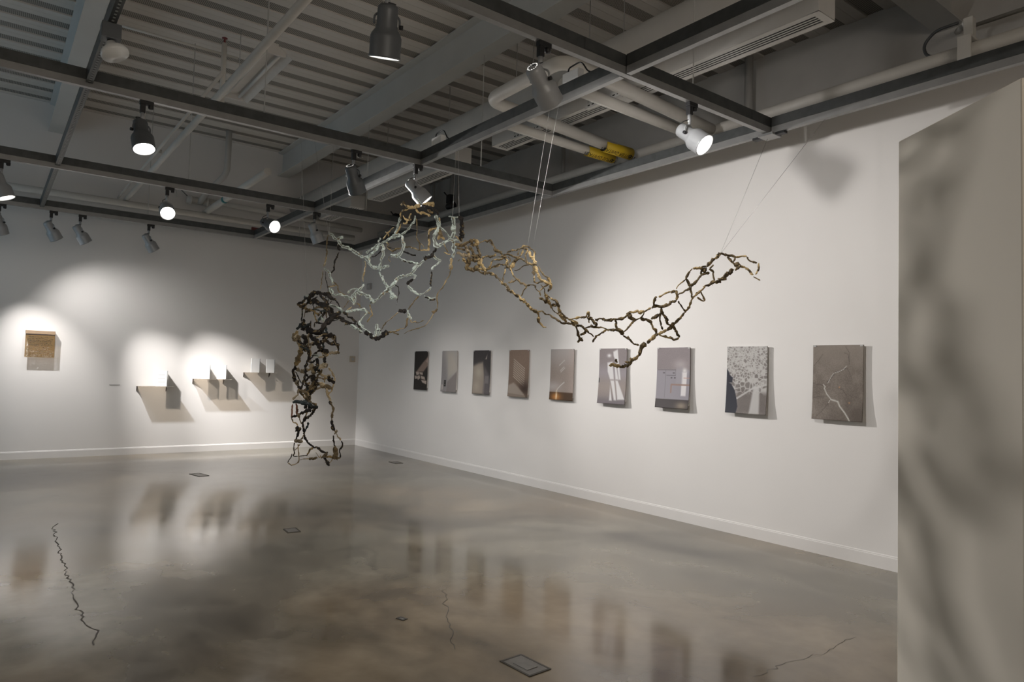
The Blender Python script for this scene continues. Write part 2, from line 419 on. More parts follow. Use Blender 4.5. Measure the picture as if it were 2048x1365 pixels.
# ---------------------------------------------------------------- sculpture
DATA = """m116:6531,-3367,2744 6545,-3329,2732 6551,-3287,2696 6559,-3250,2653 6592,-3203,2629 6632,-3165,2608 6671,-3137,2566 6745,-3104,2535;m90:6554,-3283,2696 6566,-3278,2716 6595,-3247,2729;k78:6544,-3283,2671 6534,-3277,2627 6541,-3257,2602;d46:6528,-3368,2740 6503,-3372,2691 6485,-3366,2626 6479,-3360,2581 6473,-3363,2514 6468,-3373,2482;t77:6471,-3369,2482 6470,-3378,2445;k57:6536,-3262,2592 6524,-3274,2550 6514,-3290,2492 6517,-3304,2420;m127:6745,-3104,2535 6794,-3087,2511 6817,-3081,2479 6844,-3075,2446;m90:6844,-3075,2446 6900,-3064,2428 6974,-3050,2420 7031,-3041,2420 7088,-3032,2425;m90:6758,-3099,2534 6816,-3083,2545 6873,-3073,2580 6951,-3063,2612 7035,-3057,2642 7118,-3051,2662 7208,-3044,2670 7306,-3033,2672;m70:6767,-3099,2574 6844,-3082,2598 6948,-3069,2637 6973,-3071,2664 7007,-3072,2689;m95:7016,-3058,2635 7023,-3049,2590 7018,-3045,2551 6991,-3046,2499 6979,-3048,2445 6978,-3050,2419;k40:6556,-2947,2582 6628,-2930,2584 6670,-2923,2604 6732,-2915,2629;g46:6774,-2929,2732 6859,-2928,2772 6922,-2928,2794 6976,-2928,2811;d57:6832,-2938,2790 6872,-2923,2760 6856,-2920,2742;g46:6807,-2916,2698 6852,-2904,2672 6814,-2906,2651 6868,-2892,2615 6901,-2886,2601 6962,-2879,2615 7007,-2871,2616;k41:6822,-2904,2650 6921,-2886,2624 7007,-2871,2613;t46:6752,-3100,2504 6768,-3095,2472 6769,-3099,2417;m78:7125,-3027,2523 7192,-3018,2511 7240,-3011,2514 7270,-3008,2530;d39:7116,-3028,2512 7095,-3030,2489 7125,-3025,2461;m72:7224,-3048,2687 7282,-3053,2722 7333,-3066,2770 7378,-3078,2809;m72:7227,-3047,2687 7275,-3052,2718 7326,-3065,2766 7382,-3075,2804;d61:7382,-3075,2804 7416,-3090,2844 7472,-3089,2858 7530,-3079,2859 7590,-3065,2865;g105:7460,-3111,2899 7507,-3110,2910 7515,-3098,2889 7548,-3084,2876 7600,-3066,2870;g161:7600,-3066,2870 7627,-3060,2878 7660,-3048,2883;g92:7601,-3061,2864 7605,-3041,2838 7627,-3016,2820 7655,-2990,2813 7679,-2955,2801;g114:7688,-3033,2886 7715,-3007,2881 7753,-2982,2892 7738,-2966,2865 7716,-3002,2877;g103:7698,-2990,2850 7702,-2960,2826 7707,-2941,2815;k60:7666,-3041,2879 7700,-2997,2857 7731,-2951,2846 7733,-2914,2819 7723,-2907,2804;m64:7652,-3082,2925 7664,-3062,2904 7672,-3044,2887;k47:7493,-3102,2890 7474,-3093,2866;g70:7434,-3078,2824 7439,-3063,2796 7471,-3048,2779 7510,-3038,2780;g66:7388,-3056,2763 7430,-3046,2758 7460,-3047,2772;g56:7482,-3050,2787 7510,-3055,2810 7533,-3058,2824;m71:7564,-3035,2804 7546,-3026,2780 7494,-3022,2742 7433,-3025,2713 7370,-3027,2684 7320,-3032,2673;m97:7151,-3050,2672 7232,-3044,2679 7319,-3031,2671 7319,-3019,2629 7324,-3008,2591 7313,-3004,2559 7275,-3006,2520 7235,-3011,2502 7137,-3026,2519;g53:7357,-3060,2762 7309,-3049,2718 7253,-3045,2688;d40:7301,-2875,2849 7265,-2846,2775 7232,-2830,2712 7229,-2816,2675 7238,-2797,2636 7227,-2791,2588;t25:7241,-2799,2646 7260,-2780,2631 7267,-2767,2606;g50:6854,-2894,2616 6905,-2886,2606 6949,-2882,2621 7029,-2867,2616 7082,-2856,2623 7147,-2835,2615 7196,-2811,2600 7228,-2789,2583 7272,-2757,2585 7291,-2740,2587;g74:7290,-2739,2577 7301,-2742,2621 7316,-2743,2658 7324,-2758,2700 7350,-2764,2745 7387,-2741,2767 7408,-2720,2772;m116:7711,-2921,2803 7697,-2901,2771 7677,-2871,2723 7648,-2874,2689 7619,-2876,2651 7605,-2872,2620;m70:7718,-2898,2792 7701,-2881,2760 7685,-2865,2727 7686,-2838,2703 7696,-2810,2687 7694,-2785,2653 7706,-2754,2628;g65:7713,-2895,2784 7719,-2882,2780 7706,-2879,2764;d117:7666,-2863,2702 7656,-2845,2669 7657,-2823,2644;g105:7630,-2844,2625 7649,-2840,2652 7660,-2813,2635 7658,-2800,2614;m122:7606,-2873,2625 7608,-2851,2590 7608,-2839,2567 7616,-2827,2563;m89:7615,-2827,2561 7646,-2803,2591 7675,-2778,2610 7709,-2744,2619 7749,-2709,2621;k94:7599,-2844,2554 7585,-2850,2517 7580,-2852,2498;m130:7583,-2849,2498 7594,-2832,2466 7606,-2817,2447 7624,-2794,2441;m52:7621,-2798,2438 7600,-2828,2409 7587,-2847,2394 7580,-2863,2362;k118:7580,-2852,2493 7556,-2875,2474 7535,-2895,2469 7520,-2907,2446;m71:7547,-2887,2498 7563,-2869,2484;m99:7520,-2907,2446 7496,-2925,2427 7470,-2942,2409 7448,-2956,2386 7430,-2966,2365;m62:7235,-3011,2500 7303,-2998,2464 7372,-2980,2444 7426,-2962,2431 7474,-2939,2419;k53:7242,-3009,2489 7303,-2997,2457 7372,-2980,2437 7427,-2962,2423;k55:7032,-2862,2588 7101,-2842,2567 7150,-2823,2548 7189,-2805,2539;m144:7802,-2799,2794 7786,-2782,2762 7757,-2765,2713 7729,-2753,2662 7706,-2754,2628;m46:7773,-2836,2797 7796,-2801,2790 7839,-2768,2795;k149:7842,-2765,2793 7830,-2739,2752 7812,-2720,2711 7796,-2708,2678 7778,-2701,2644 7769,-2688,2605;m146:7709,-2744,2619 7702,-2733,2584 7693,-2726,2539 7700,-2711,2502 7685,-2723,2473;g42:7735,-2740,2654 7751,-2710,2628 7761,-2687,2592;d42:7652,-2795,2591 7652,-2778,2556 7663,-2755,2520;g42:7641,-2780,2519 7655,-2761,2501 7674,-2739,2497;t106:7676,-2734,2469 7678,-2733,2421 7680,-2744,2365;m82:6474,-3376,2430 6500,-3345,2392 6528,-3326,2342 6551,-3321,2291 6552,-3327,2279;m122:6564,-3342,2238 6582,-3342,2204 6592,-3346,2181;d33:6473,-3386,2407 6491,-3401,2321 6523,-3421,2222;k33:6486,-3366,2402 6505,-3370,2334 6544,-3363,2254 6578,-3366,2185 6604,-3372,2134 6617,-3386,2099;k50:6512,-3298,2468 6520,-3297,2423 6513,-3324,2387;d49:6546,-3364,2248 6564,-3320,2262 6581,-3287,2269;d49:6552,-3311,2303 6581,-3287,2269 6604,-3284,2229 6625,-3275,2201 6669,-3241,2174;m95:6602,-3338,2173 6627,-3286,2184 6661,-3254,2168 6696,-3223,2157;k116:6828,-3546,2150 6851,-3507,2152 6882,-3481,2126 6912,-3449,2106 6928,-3439,2090;k36:6928,-3439,2090 6950,-3431,2064 6978,-3420,2032;k32:6622,-3345,2130 6631,-3372,2089;d32:6714,-3224,2129 6720,-3253,2077 6718,-3280,2045;m71:6683,-3218,2186 6682,-3197,2226 6719,-3167,2237 6762,-3151,2219;m121:6696,-3223,2157 6742,-3202,2129 6775,-3198,2094;m122:6780,-3190,2106 6753,-3185,2151 6731,-3193,2163 6745,-3171,2191 6765,-3152,2213;m103:6765,-3152,2213 6789,-3130,2246 6794,-3117,2285;t68:6783,-3118,2297 6761,-3113,2354 6765,-3102,2409 6763,-3097,2465;m134:6776,-3151,2201 6845,-3130,2182 6921,-3119,2145 6983,-3113,2115;m185:6959,-3124,2100 7016,-3111,2097;m99:7003,-3111,2109 7057,-3093,2133 7116,-3072,2173 7141,-3063,2193;m182:7131,-3068,2177 7171,-3055,2201 7181,-3050,2217;m93:7188,-3048,2222 7224,-3034,2262 7275,-3016,2311 7293,-3012,2315;m154:7190,-3058,2179 7261,-3060,2137 7333,-3052,2128;m90:6962,-3056,2384 7030,-3052,2324 7082,-3053,2272 7142,-3053,2230;m107:6833,-3077,2454 6894,-3065,2430 6955,-3054,2423 7033,-3040,2421 7093,-3031,2432;m107:6963,-3052,2422 6986,-3050,2393;d45:6516,-3057,2128 6546,-3047,2116 6579,-3043,2086 6642,-3029,2056 6727,-3014,2019;d50:6687,-2998,2106 6728,-3004,2053 6765,-3008,2007 6740,-3024,1974 6725,-3039,1935;m113:6639,-3377,2072 6659,-3352,2062 6692,-3314,2047 6724,-3293,2020 6739,-3287,2003;m106:6753,-3265,2010 6791,-3225,2021 6836,-3190,2040 6905,-3164,2031 6949,-3155,2013 6950,-3166,1980 6928,-3183,1954 6918,-3200,1916 6944,-3199,1883 6975,-3191,1872;t32:6749,-3258,2026 6771,-3218,2061;k191:6882,-3563,2047 6911,-3532,2032 6948,-3508,1996 6987,-3490,1950 7009,-3457,1946;k108:6836,-3549,2134 6885,-3524,2081 6910,-3516,2049;k140:6991,-3471,1961 6998,-3443,1978 7004,-3429,1984;k122:7009,-3457,1946 7049,-3425,1916 7081,-3405,1890 7110,-3385,1875;k74:6779,-3290,1932 6823,-3258,1911 6883,-3222,1900;k96:6737,-3281,2015 6768,-3265,1987 6825,-3238,1949 6886,-3219,1905 6942,-3203,1873;m132:6836,-3257,1889 6886,-3234,1862 6932,-3215,1846 6978,-3201,1824;k118:6944,-3204,1867 6952,-3211,1824;m68:6886,-3219,1905 6948,-3201,1873 6997,-3189,1851 7076,-3174,1813 7142,-3165,1775;k159:7011,-3189,1829 7074,-3178,1792 7153,-3164,1762 7228,-3152,1769 7282,-3141,1799 7320,-3133,1818;m108:7173,-3159,1785 7167,-3152,1837 7147,-3145,1890;m77:7207,-3153,1785 7210,-3145,1836 7155,-3152,1848;k46:7174,-3150,1839 7236,-3141,1835;d37:6962,-3004,1858 6982,-2993,1901 7014,-2981,1932;t26:7014,-2981,1932 7064,-2967,1958 7145,-2941,2008;d58:7048,-2995,1834 7111,-2986,1833 7179,-2975,1842 7237,-2963,1857;k156:7009,-3457,1946 6998,-3509,1912 6998,-3555,1863 6995,-3589,1826 6995,-3598,1811;k32:6719,-3393,1916 6744,-3332,1938;m92:7185,-3049,2217 7234,-3036,2245 7280,-3016,2305 7355,-3000,2310 7418,-2978,2327 7450,-2957,2367 7481,-2936,2407;m141:7200,-3056,2184 7259,-3061,2132 7320,-3053,2129;k36:7243,-3035,2244 7303,-3031,2219 7330,-3038,2175 7342,-3049,2133 7342,-3058,2101 7363,-3068,2058;m76:7430,-2973,2326 7470,-2960,2309 7467,-2969,2283;k101:7463,-2972,2278 7433,-2989,2258 7419,-3003,2228;m85:7430,-3003,2217 7491,-2995,2177 7530,-2988,2155 7577,-2974,2130;m55:7598,-2831,2407 7582,-2855,2385 7578,-2864,2364;k55:7583,-2866,2344 7590,-2874,2302 7602,-2885,2254 7622,-2890,2212;m64:7624,-2891,2207 7616,-2919,2175 7596,-2952,2148 7577,-2974,2130;d40:7574,-2978,2128 7560,-3003,2091 7543,-3030,2046 7532,-3050,2005;m84:7623,-2949,2119 7645,-2933,2114 7671,-2914,2104 7690,-2886,2113;k64:7623,-2949,2119 7647,-2935,2109 7676,-2917,2094 7694,-2888,2105;t105:7678,-2734,2420 7679,-2736,2394 7684,-2738,2368;d40:7684,-2738,2368 7687,-2753,2316 7683,-2778,2273 7688,-2803,2225 7686,-2840,2177 7688,-2863,2145 7707,-2879,2097 7734,-2887,2051 7753,-2895,2015;d78:7756,-2896,2009 7749,-2917,1994 7750,-2934,1973;d97:7733,-2941,1988 7749,-2922,1988;d29:7752,-2935,1968 7756,-2958,1932 7754,-2984,1896 7750,-3002,1871 7726,-3027,1856 7694,-3051,1841 7653,-3072,1831 7606,-3089,1820 7570,-3102,1798;k149:7404,-3076,2010 7453,-3069,2005 7509,-3060,1995;t30:7414,-3081,1989 7370,-3096,1960 7323,-3109,1931;m88:7534,-3052,2000 7552,-3060,1963 7582,-3059,1942 7610,-3057,1922;d64:7558,-3068,1938 7567,-3077,1903 7568,-3087,1867 7554,-3095,1848;t30:7556,-3096,1843 7510,-3104,1844 7451,-3116,1825 7384,-3125,1817;d39:7600,-3062,1917 7621,-3062,1896 7648,-3050,1901 7679,-3040,1891 7704,-3021,1901 7720,-3003,1913;d55:7383,-3125,1822 7430,-3121,1811 7500,-3114,1799
k106:6378,-3577,2079 6417,-3553,2102 6462,-3537,2120 6501,-3524,2142 6536,-3509,2169 6551,-3501,2183;k149:6417,-3454,2193 6468,-3415,2193 6495,-3365,2186 6514,-3322,2164 6544,-3289,2141;k38:6589,-3307,2136 6621,-3294,2102 6663,-3286,2062;k185:6455,-3468,2179 6437,-3480,2146 6433,-3486,2112 6490,-3464,2105 6536,-3427,2082 6565,-3389,2059 6587,-3357,2027 6615,-3332,1985;m60:6414,-3499,2102 6412,-3494,2137 6443,-3479,2184;b97:6331,-3500,2175 6355,-3497,2140;m68:6351,-3482,2176 6345,-3489,2137;k119:6541,-3418,2158 6562,-3395,2126 6574,-3384,2097 6586,-3373,2073;k43:6490,-3470,2129 6514,-3446,2153;k43:6528,-3368,2168 6533,-3374,2144;k52:6375,-3527,2088 6383,-3533,2044 6396,-3540,1985 6404,-3546,1927 6417,-3544,1879;d29:6354,-3493,2053 6361,-3499,2009 6360,-3506,1960;k118:6485,-3553,1947 6480,-3558,1899 6470,-3563,1866;k61:6298,-3404,2108 6333,-3400,2052 6342,-3407,2007 6367,-3400,1973 6385,-3395,1928 6374,-3405,1914 6373,-3408,1875;k48:6490,-3461,2039 6502,-3442,2068;k61:6390,-3327,2055 6406,-3336,2000 6410,-3347,1969;d53:6402,-3311,2036 6420,-3311,1981 6429,-3308,1947;d78:6382,-3358,2028 6389,-3360,2008;m121:6392,-3365,1988 6415,-3343,1955 6427,-3327,1931;m97:6396,-3384,1924 6397,-3376,1949;k59:6583,-3477,1905 6602,-3456,1906 6625,-3416,1903 6633,-3376,1924;k217:6618,-3333,1980 6615,-3360,1940 6612,-3396,1891 6604,-3420,1842 6592,-3433,1809;k164:6686,-3361,1974 6728,-3330,1970;k141:6647,-3330,1983 6669,-3306,2012 6698,-3294,2017;k52:6515,-3501,1930 6522,-3501,1892 6517,-3503,1849;k259:6406,-3538,1856 6516,-3506,1835 6592,-3468,1826 6618,-3430,1822;b142:6404,-3591,1852 6438,-3570,1872 6463,-3561,1876;k186:6677,-3443,1801 6686,-3407,1789 6702,-3365,1791;k117:6664,-3349,1793 6670,-3331,1766 6672,-3316,1733 6686,-3295,1701;t59:6677,-3364,1778 6683,-3340,1751;t59:6647,-3312,1791 6657,-3301,1772;t138:6576,-3652,1820 6557,-3667,1783 6555,-3656,1751 6567,-3635,1729;t162:6591,-3638,1797 6575,-3634,1742 6570,-3616,1683 6564,-3608,1653;k249:6415,-3539,1784 6460,-3520,1755 6431,-3511,1690 6411,-3508,1659;t68:6735,-3594,1796 6707,-3596,1764 6719,-3585,1728 6696,-3579,1683;k169:6535,-3513,1806 6555,-3499,1764 6592,-3474,1746 6601,-3447,1714 6593,-3427,1673;k147:6543,-3423,1811 6565,-3372,1799;k141:6624,-3382,1792 6610,-3404,1758 6591,-3424,1734;m94:6561,-3487,1774 6580,-3475,1769;m95:6442,-3511,1709 6472,-3504,1709;t68:6763,-3569,1724 6729,-3573,1697 6699,-3569,1654;k261:6526,-3422,1708 6515,-3406,1666;k214:6541,-3401,1661 6552,-3361,1649 6552,-3340,1635;t106:6591,-3346,1630 6616,-3307,1641 6664,-3273,1633;k52:6657,-3288,1712 6647,-3277,1671 6633,-3269,1633;k90:6599,-3398,1609 6592,-3384,1582 6582,-3373,1544;d173:6349,-3528,1658 6316,-3523,1600 6283,-3523,1547 6255,-3536,1513;k133:6269,-3541,1513 6255,-3544,1464 6257,-3537,1407 6271,-3526,1364;t121:6263,-3523,1359 6287,-3510,1326 6297,-3508,1307;k93:6691,-3576,1671 6658,-3565,1607 6622,-3558,1548 6585,-3556,1492 6573,-3554,1441 6568,-3555,1394 6550,-3561,1366 6544,-3567,1333 6531,-3580,1291;k213:6442,-3520,1686 6450,-3513,1667;t110:6274,-3406,1673 6264,-3395,1630 6241,-3390,1586 6244,-3379,1552;k44:6217,-3515,1455 6243,-3492,1397 6287,-3477,1345;t137:6033,-3449,1478 6063,-3424,1469 6114,-3402,1461 6139,-3397,1481;c209:6223,-3380,1527 6245,-3367,1498 6264,-3353,1469 6263,-3351,1440;c209:6268,-3355,1494 6314,-3313,1505 6338,-3273,1521 6347,-3240,1517;c74:6346,-3234,1503 6352,-3204,1455 6365,-3186,1406 6372,-3187,1357 6373,-3201,1313;k141:6559,-3454,1588 6552,-3440,1547 6547,-3432,1514;k82:6496,-3486,1545 6534,-3472,1543 6558,-3468,1569;m140:6579,-3487,1611 6604,-3468,1602 6613,-3452,1593;d86:6321,-3295,1486 6316,-3296,1452 6305,-3312,1436 6295,-3327,1402 6291,-3334,1372;c111:6313,-3300,1442 6326,-3273,1418 6336,-3242,1419 6345,-3215,1420;k111:6352,-3204,1405 6358,-3198,1386;d61:6328,-3269,1413 6332,-3269,1374 6334,-3272,1355;d120:6423,-3423,1431 6412,-3428,1398 6405,-3433,1359;k141:6522,-3445,1381 6550,-3422,1382;k72:6444,-3417,1427 6459,-3407,1399;c189:6468,-3466,1327 6520,-3443,1343 6558,-3404,1345 6584,-3355,1337;d142:6558,-3404,1326 6575,-3371,1332 6589,-3332,1323 6605,-3304,1315;d94:6565,-3435,1321 6532,-3460,1306 6504,-3473,1291;d80:6548,-3437,1293 6524,-3456,1273 6510,-3465,1258;d71:6600,-3297,1319 6603,-3312,1286 6603,-3345,1253;c99:6583,-3326,1243 6598,-3321,1210 6612,-3316,1178;k105:6679,-3350,1196 6693,-3344,1164;t83:6589,-3300,1158 6606,-3286,1131 6609,-3291,1098;t74:6695,-3337,1094 6695,-3341,1074;k71:6392,-3483,1372 6433,-3477,1326 6465,-3473,1294;t95:6359,-3531,1309 6373,-3534,1266 6385,-3533,1248;t74:6533,-3588,1254 6512,-3612,1230 6511,-3634,1197;k52:6388,-3525,1257 6437,-3513,1231 6484,-3506,1205 6494,-3508,1177;d144:6339,-3488,1261 6387,-3472,1272 6411,-3462,1292;d188:6491,-3487,1267 6519,-3486,1230 6538,-3487,1198 6572,-3480,1177;b172:6516,-3635,1184 6561,-3595,1177 6648,-3567,1181 6725,-3549,1171;b213:6435,-3460,1146 6511,-3435,1136 6542,-3413,1137;d106:6492,-3439,1163 6536,-3416,1146;k94:6535,-3410,1132 6510,-3434,1103 6491,-3444,1062;k118:6463,-3503,1119 6496,-3493,1140;k103:6594,-3594,1082 6666,-3570,1109 6735,-3551,1131;r46:6522,-3637,1165 6535,-3644,1106 6540,-3644,1068;r84:6317,-3528,1154 6337,-3524,1107 6340,-3528,1053;r42:6524,-3639,1156 6535,-3648,1102 6539,-3647,1047;d58:6539,-3647,1038 6541,-3632,1005 6556,-3608,988 6565,-3597,974;k72:6308,-3519,1130 6320,-3519,1083 6319,-3522,1049;k95:6311,-3567,1028 6335,-3530,1041 6374,-3507,1067 6442,-3485,1090 6514,-3464,1103;k71:6519,-3423,1127 6500,-3439,1083 6470,-3450,1044;k106:6548,-3480,1050 6505,-3492,1037 6481,-3496,1012 6450,-3503,1006;d83:6478,-3484,1087 6451,-3491,1043 6420,-3497,1003;k95:6431,-3501,1004 6417,-3499,961 6412,-3490,918 6420,-3476,875;t95:6418,-3538,1070 6414,-3539,1023;d52:6439,-3540,1048 6443,-3534,1006 6464,-3521,974;k179:6351,-3517,946 6339,-3516,917 6366,-3502,921;k85:6274,-3487,901 6270,-3479,872 6239,-3481,826 6211,-3489,790;k53:6339,-3540,799 6320,-3534,749 6309,-3525,705 6296,-3526,661;k36:6302,-3528,659 6361,-3484,671 6455,-3457,685;b78:6282,-3389,977 6251,-3390,931 6208,-3392,883;d47:6466,-3492,889 6419,-3494,847 6383,-3499,821;t133:6228,-3490,786 6258,-3471,798 6303,-3449,792;t58:6509,-3564,798 6498,-3561,773 6486,-3550,716 6483,-3542,674 6473,-3544,640 6448,-3562,610 6434,-3590,598;t29:6337,-3481,782 6291,-3491,740 6265,-3505,714;k84:6363,-3455,865 6361,-3442,821 6392,-3423,785 6431,-3403,765 6471,-3373,753 6484,-3338,725 6498,-3293,710 6500,-3279,700;d71:6535,-3438,767 6486,-3447,730 6447,-3450,688;d107:6533,-3293,704 6521,-3316,681 6505,-3344,666;d94:6557,-3394,674 6533,-3414,663 6464,-3440,650;t34:6413,-3420,645 6360,-3434,642 6283,-3458,625;t33:6449,-3373,708 6457,-3355,680 6464,-3337,661 6473,-3332,685;k115:6734,-3414,696 6739,-3386,663 6749,-3359,617;t46:6760,-3337,681 6750,-3351,653 6743,-3372,640;d95:6522,-3306,675 6533,-3266,670 6552,-3234,661 6615,-3200,664;d153:6669,-3276,774 6654,-3270,731 6639,-3272,692 6627,-3280,667;k66:6616,-3280,877 6599,-3268,828 6590,-3255,789 6587,-3240,750;k53:6611,-3193,822 6609,-3183,783 6568,-3184,746 6547,-3183,715 6556,-3176,696 6553,-3171,658;t60:6610,-3200,831 6589,-3217,858 6578,-3234,886 6577,-3250,920;k106:6639,-3282,931 6638,-3303,973 6640,-3316,1016;d82:6643,-3317,1016 6649,-3312,1058 6648,-3308,1100 6645,-3303,1133 6631,-3313,1160;t59:6647,-3266,936 6646,-3259,917 6617,-3271,891;k47:6443,-3593,709 6431,-3606,662 6428,-3627,625;d37:6428,-3626,621 6429,-3608,615 6434,-3589,596;t83:6504,-3473,1291 6544,-3411,1301 6584,-3355,1337;k85:6573,-3554,1441 6565,-3500,1401 6550,-3422,1382;c78:6591,-3638,1797 6590,-3665,1769 6555,-3656,1751;b84:6402,-3311,2036 6389,-3364,1962 6396,-3384,1924;k111:6336,-3242,1419 6339,-3218,1376 6372,-3187,1357;b90:6263,-3351,1440 6293,-3347,1476 6314,-3313,1505;d68:6490,-3461,2039 6528,-3435,2059 6565,-3389,2059;c73:6417,-3544,1879 6454,-3531,1904 6480,-3558,1899;k72:6550,-3422,1382 6571,-3446,1362 6565,-3435,1321;k94:6444,-3417,1427 6434,-3457,1406 6392,-3483,1372;d83:6587,-3357,2027 6604,-3374,2037 6586,-3373,2073;k90:6383,-3533,2044 6399,-3506,2085 6433,-3486,2112;k88:6510,-3465,1258 6532,-3489,1219 6538,-3487,1198;b99:6484,-3506,1205 6463,-3481,1261 6433,-3477,1326;t113:6519,-3486,1230 6533,-3516,1259 6531,-3580,1291;b115:6470,-3563,1866 6478,-3530,1876 6522,-3501,1892;k59:6339,-3488,1261 6303,-3501,1265 6297,-3508,1307;d57:6333,-3400,2052 6380,-3407,1972 6396,-3384,1924;k115:6664,-3349,1793 6655,-3409,1783 6677,-3443,1801;t105:6139,-3397,1481 6199,-3388,1474 6268,-3355,1494;k102:6615,-3332,1985 6668,-3323,1960 6728,-3330,1970;t69:6526,-3422,1708 6550,-3444,1723 6580,-3475,1769;t56:6328,-3269,1413 6301,-3314,1446 6268,-3355,1494;d118:6522,-3445,1381 6519,-3474,1317 6491,-3487,1267;d63:6570,-3616,1683 6637,-3598,1684 6696,-3579,1683;t116:6591,-3346,1630 6589,-3389,1604 6613,-3452,1593;d99:6392,-3365,1988 6367,-3425,2022 6354,-3493,2053;c100:6287,-3510,1326 6275,-3516,1365 6271,-3526,1364;k64:6349,-3528,1658 6406,-3522,1655 6442,-3520,1686;k59:6550,-3561,1366 6522,-3530,1332 6468,-3466,1327;k101:6472,-3504,1709 6540,-3482,1717 6601,-3447,1714;k67:6415,-3343,1955 6414,-3348,1990 6382,-3358,2028;k71:6558,-3404,1345 6520,-3451,1309 6491,-3487,1267;k69:6404,-3546,1927 6449,-3532,1897 6517,-3503,1849;t86:6582,-3373,1544 6543,-3383,1621 6515,-3406,1666;b91:6686,-3407,1789 6665,-3432,1814 6604,-3420,1842;k114:6465,-3473,1294 6464,-3431,1342 6444,-3417,1427;k93:6372,-3187,1357 6337,-3207,1382 6336,-3242,1419;b75:6570,-3616,1683 6619,-3610,1678 6699,-3569,1654;t68:6295,-3327,1402 6325,-3254,1394 6358,-3198,1386;d77:6295,-3327,1402 6286,-3330,1420 6313,-3300,1442;k95:6268,-3355,1494 6282,-3318,1469 6313,-3300,1442;k89:6541,-3401,1661 6551,-3455,1635 6579,-3487,1611;b81:6610,-3404,1758 6568,-3391,1694 6552,-3361,1649;k86:6336,-3242,1419 6354,-3219,1390 6372,-3187,1357;k118:6359,-3531,1309 6322,-3515,1300 6287,-3510,1326;c113:6354,-3493,2053 6372,-3517,2083 6417,-3553,2102;k72:6622,-3558,1548 6613,-3516,1588 6579,-3487,1611;k50:6484,-3506,1205 6435,-3508,1235 6387,-3472,1272;k78:6610,-3404,1758 6580,-3395,1739 6526,-3422,1708;k72:6333,-3400,2052 6343,-3460,2021 6361,-3499,2009;k70:6657,-3288,1712 6636,-3355,1718 6610,-3404,1758;c85:6598,-3321,1210 6598,-3344,1262 6584,-3355,1337;t85:6405,-3433,1359 6403,-3469,1323 6387,-3472,1272;b97:6612,-3396,1891 6656,-3401,1843 6686,-3407,1789;d108:6354,-3493,2053 6361,-3517,2055 6378,-3577,2079;d62:6531,-3580,1291 6515,-3544,1237 6484,-3506,1205;k63:6535,-3513,1806 6493,-3509,1760 6442,-3511,1709;b55:6263,-3351,1440 6297,-3315,1458 6314,-3313,1505;b115:6470,-3563,1866 6450,-3573,1889 6417,-3544,1879;c94:6591,-3424,1734 6643,-3405,1752 6686,-3407,1789;d55:6647,-3277,1671 6682,-3314,1708 6683,-3340,1751;k83:6672,-3316,1733 6656,-3377,1729 6610,-3404,1758;k60:6624,-3382,1792 6601,-3432,1785 6561,-3487,1774;k75:6565,-3435,1321 6530,-3463,1275 6491,-3487,1267;k85:6575,-3634,1742 6648,-3616,1701 6691,-3576,1671;b66:6459,-3407,1399 6438,-3415,1358 6411,-3462,1292;c53:6580,-3475,1769 6621,-3474,1766 6677,-3443,1801;k99:6552,-3340,1635 6556,-3374,1654 6526,-3422,1708;b57:6490,-3461,2039 6529,-3417,2023 6587,-3357,2027
